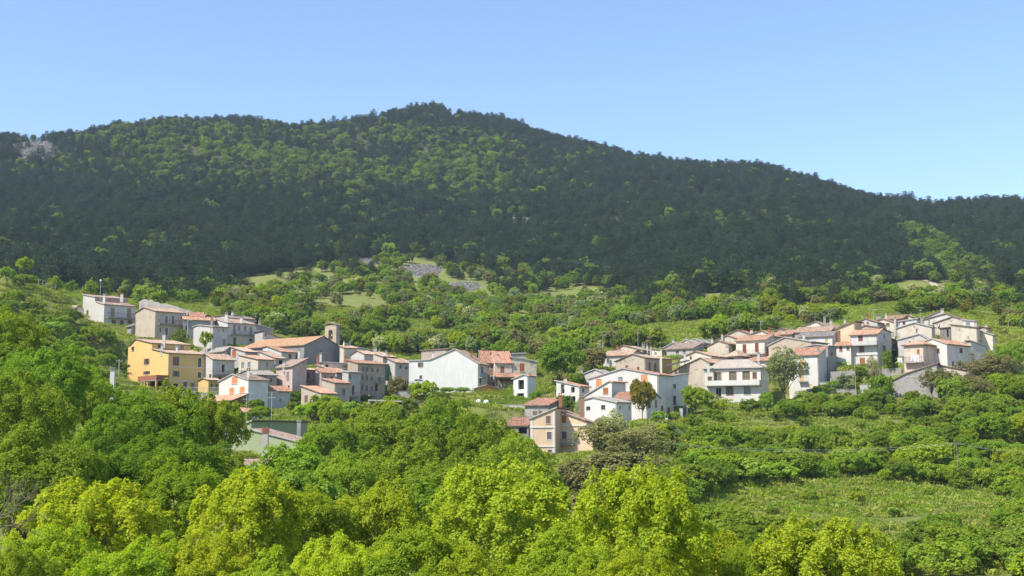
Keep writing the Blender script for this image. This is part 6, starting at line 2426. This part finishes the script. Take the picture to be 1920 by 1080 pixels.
# ---- lean-to canopy beside the wide tan gable
A, B = at(1251, 687, 284), at(1294, 677, 286)
ax = B - A
root = put('canopy', None, loc=tuple(A))
mb = MB()
mb.box((0, 0, 0), ax, (0, 2.6, .45), (0, 0, .05))
mb.build('roof_sheet', flat_mat('weathered_sheet', (.08, .075, .07), .9, .3), root)
for i in range(3):
    mb = MB()
    mb.tube([ax * (i + .3) / 3 + np.array([0, .2, 0]), ax * (i + .3) / 3 + np.array([0, .2, -3])], .05, 5)
    mb.build('post', IRON, root)
tag(root, 'slanting metal canopy on thin posts left of the wide tan gable', 'canopy')

# ---- bare twiggy branches at the left edge
root = put('dead_tree', None, loc=tuple(at(-30, 1000, 44)))
rs = np.random.default_rng(3)
mb = MB()


def twig(p, d, l, r, dep):
    q = p + d * l * .5 + rs.normal(size=3) * l * .07
    e = q + (d + rs.normal(size=3) * .25) * l * .5
    mb.tube([p, q, e], [r, r * .8, r * .55], 5, cap=False)
    if dep:
        for _ in range(3):
            nd_ = d + rs.normal(size=3) * .6
            twig(q + (e - q) * rs.random(), nd_ / np.linalg.norm(nd_), l * .62, r * .55, dep - 1)


for d in ((.7, .1, 1.0), (.9, .2, .75), (.5, -.1, .6), (.95, .1, .45)):
    d = np.array(d)
    twig(np.zeros(3), d / np.linalg.norm(d), 1.35, .028, 3)
mb.build('branches', flat_mat('dead_wood', (.20, .155, .12), .9, .3), root)
tag(root, 'bare twiggy dead branches reaching in at the left edge', 'tree')

# ---- pale mound beside the highest white house
p = at(140, 577, 344)
rs = np.random.default_rng(8)
me_v, me_f = [], []
mb = MB()
n1, n2 = 14, 8
for j in range(n2 + 1):
    for i in range(n1):
        a, b_ = 2 * math.pi * i / n1, math.pi * j / n2
        k = 1 + .18 * math.sin(3 * a + j) + rs.uniform(-.06, .06)
        mb.v.append((1.0 * k * math.cos(a) * math.sin(b_), .8 * k * math.sin(a) * math.sin(b_), .62 * k * math.cos(b_)))
for j in range(n2):
    for i in range(n1):
        mb.f.append((j * n1 + i, j * n1 + (i + 1) % n1, (j + 1) * n1 + (i + 1) % n1, (j + 1) * n1 + i))
        mb.m.append(0)
o = mb.build('straw_heap', flat_mat('straw', (.48, .38, .27), .95, .3, scale=6), None, loc=tuple(p), smooth=True)
tag(o, 'pale straw-coloured heap on the bank left of the highest white house', 'heap')

# ---- country track on the knoll at the right
trk = [(1700, 522), (1722, 524), (1748, 531), (1775, 540), (1800, 547), (1826, 553), (1850, 556)]
P3 = [cast(x, y, 380) for x, y in trk]
mb = MB()
pp = []
for a, b_ in zip(P3[:-1], P3[1:]):
    for i in range(6):
        t = i / 6
        x, y = a[0] + (b_[0] - a[0]) * t, a[1] + (b_[1] - a[1]) * t
        pp.append(np.array([x, y]))
for a, b_ in zip(pp[:-1], pp[1:]):
    d = b_ - a
    nn_ = np.array([-d[1], d[0]]) / (np.linalg.norm(d) + 1e-6) * 1.5
    c4 = [a - nn_, b_ - nn_, b_ + nn_, a + nn_]
    mb.quad(*[(c[0], c[1], float(ground(c[0], c[1])) + .22) for c in c4])
o = mb.build('path', flat_mat('track_dust', (.46, .38, .28), .95, .25, scale=.5), None)
o['kind'] = 'structure'

# ---- scree and crag: broken stones
rs = np.random.default_rng(15)


def stone_src(i):
    mb = MB()
    r2 = np.random.default_rng(40 + i)
    n1, n2 = 7, 5
    for j in range(n2 + 1):
        for q in range(n1):
            a, b_ = 2 * math.pi * q / n1, math.pi * j / n2
            k = r2.uniform(.7, 1.15)
            mb.v.append((k * math.cos(a) * math.sin(b_), .8 * k * math.sin(a) * math.sin(b_), .7 * k * math.cos(b_)))
    for j in range(n2):
        for q in range(n1):
            mb.f.append((j * n1 + q, j * n1 + (q + 1) % n1, (j + 1) * n1 + (q + 1) % n1, (j + 1) * n1 + q))
            mb.m.append(0)
    return bpy.data.objects.new('stone', mb.mesh('stone', flat_mat('limestone_%d' % (i % 3), [(.215, .20, .178), (.27, .25, .225), (.165, .153, .138)][i % 3], .95, .35, scale=1.5)))


sp, ss_ = [], []
for cx, cy, rx, ry in ROCKS[:8]:
    n = int(rx * ry * 2.2)
    for _ in range(n):
        a, q = rs.uniform(0, 6.28), rs.random() ** .5
        h_ = cast(cx + rx * q * math.cos(a), cy + ry * q * math.sin(a), 400)
        if h_ is None:
            continue
        sp.append((h_[0], h_[1], float(ground(h_[0], h_[1]))))
        ss_.append(rs.uniform(.25, .9) * (h_[1] / 600) ** .5 * (1.5 if cx < 100 else 1))
stuff('scree', sp, ss_, rs.integers(0, 6, len(sp)), [stone_src(i) for i in range(6)], 'grey broken limestone scree and crags on the mountain side', 'rocks')

# ---- herb and grass tufts over the open slopes
def tuft(i):
    r2 = np.random.default_rng(60 + i)
    N = 90
    xy = r2.normal(size=(N, 2)) * .55
    pos = np.stack([xy[:, 0], xy[:, 1], r2.uniform(.08, .36, N)], -1)
    V = leaves(r2, pos, np.concatenate([r2.normal(size=(N, 2)) * .9, np.full((N, 1), .35)], 1), np.full(N, .38), .3)
    return bpy.data.objects.new('tuft', quads_mesh('tuft', V, np.arange(len(V)).reshape(-1, 4), [LEAF['grass' if i % 3 else 'green']]))


N_ = 40000
yy = np.sqrt(rs.uniform(125 ** 2, 470 ** 2, N_))
xx = yy * rs.uniform(-.45, .45, N_)
zz = ground(xx, yy)
px, py = to_px(np.stack([xx, yy, zz], -1))
kp = (py > forest_edge(px)) & (vnoise(xx, yy, 7, 71) > .1)
kp &= np.array([not in_house(a, b_, .3) for a, b_ in zip(xx, yy)]) if True else kp
stuff('meadow_grass', np.stack([xx, yy, zz - .03], -1)[kp], rs.uniform(.6, 1.7, int(kp.sum())), rs.integers(0, 6, int(kp.sum())), [tuft(i) for i in range(6)], 'rough grass and herbs on the open slopes', 'grass')

# ---- haze: the air between the camera and the mountain
mb = MB()
mb.box((-1150, -12, float(ZG.min()) - 1.0), (2300, 0, 0), (0, 1760, 0), (0, 0, float(ZG.max()) + 22 - float(ZG.min())))
hz = bpy.data.materials.new('air')
hz.use_nodes = True
hz.node_tree.nodes.clear()
ho = hz.node_tree.nodes.new('ShaderNodeOutputMaterial')
pv = hz.node_tree.nodes.new('ShaderNodeVolumePrincipled')
pv.inputs['Color'].default_value = (.66, .80, .98, 1)
pv.inputs['Density'].default_value = HAZE
pv.inputs['Anisotropy'].default_value = .2
hz.node_tree.links.new(pv.outputs[0], ho.inputs['Volume'])
o = mb.build('haze', hz, None)
o['kind'] = 'stuff'
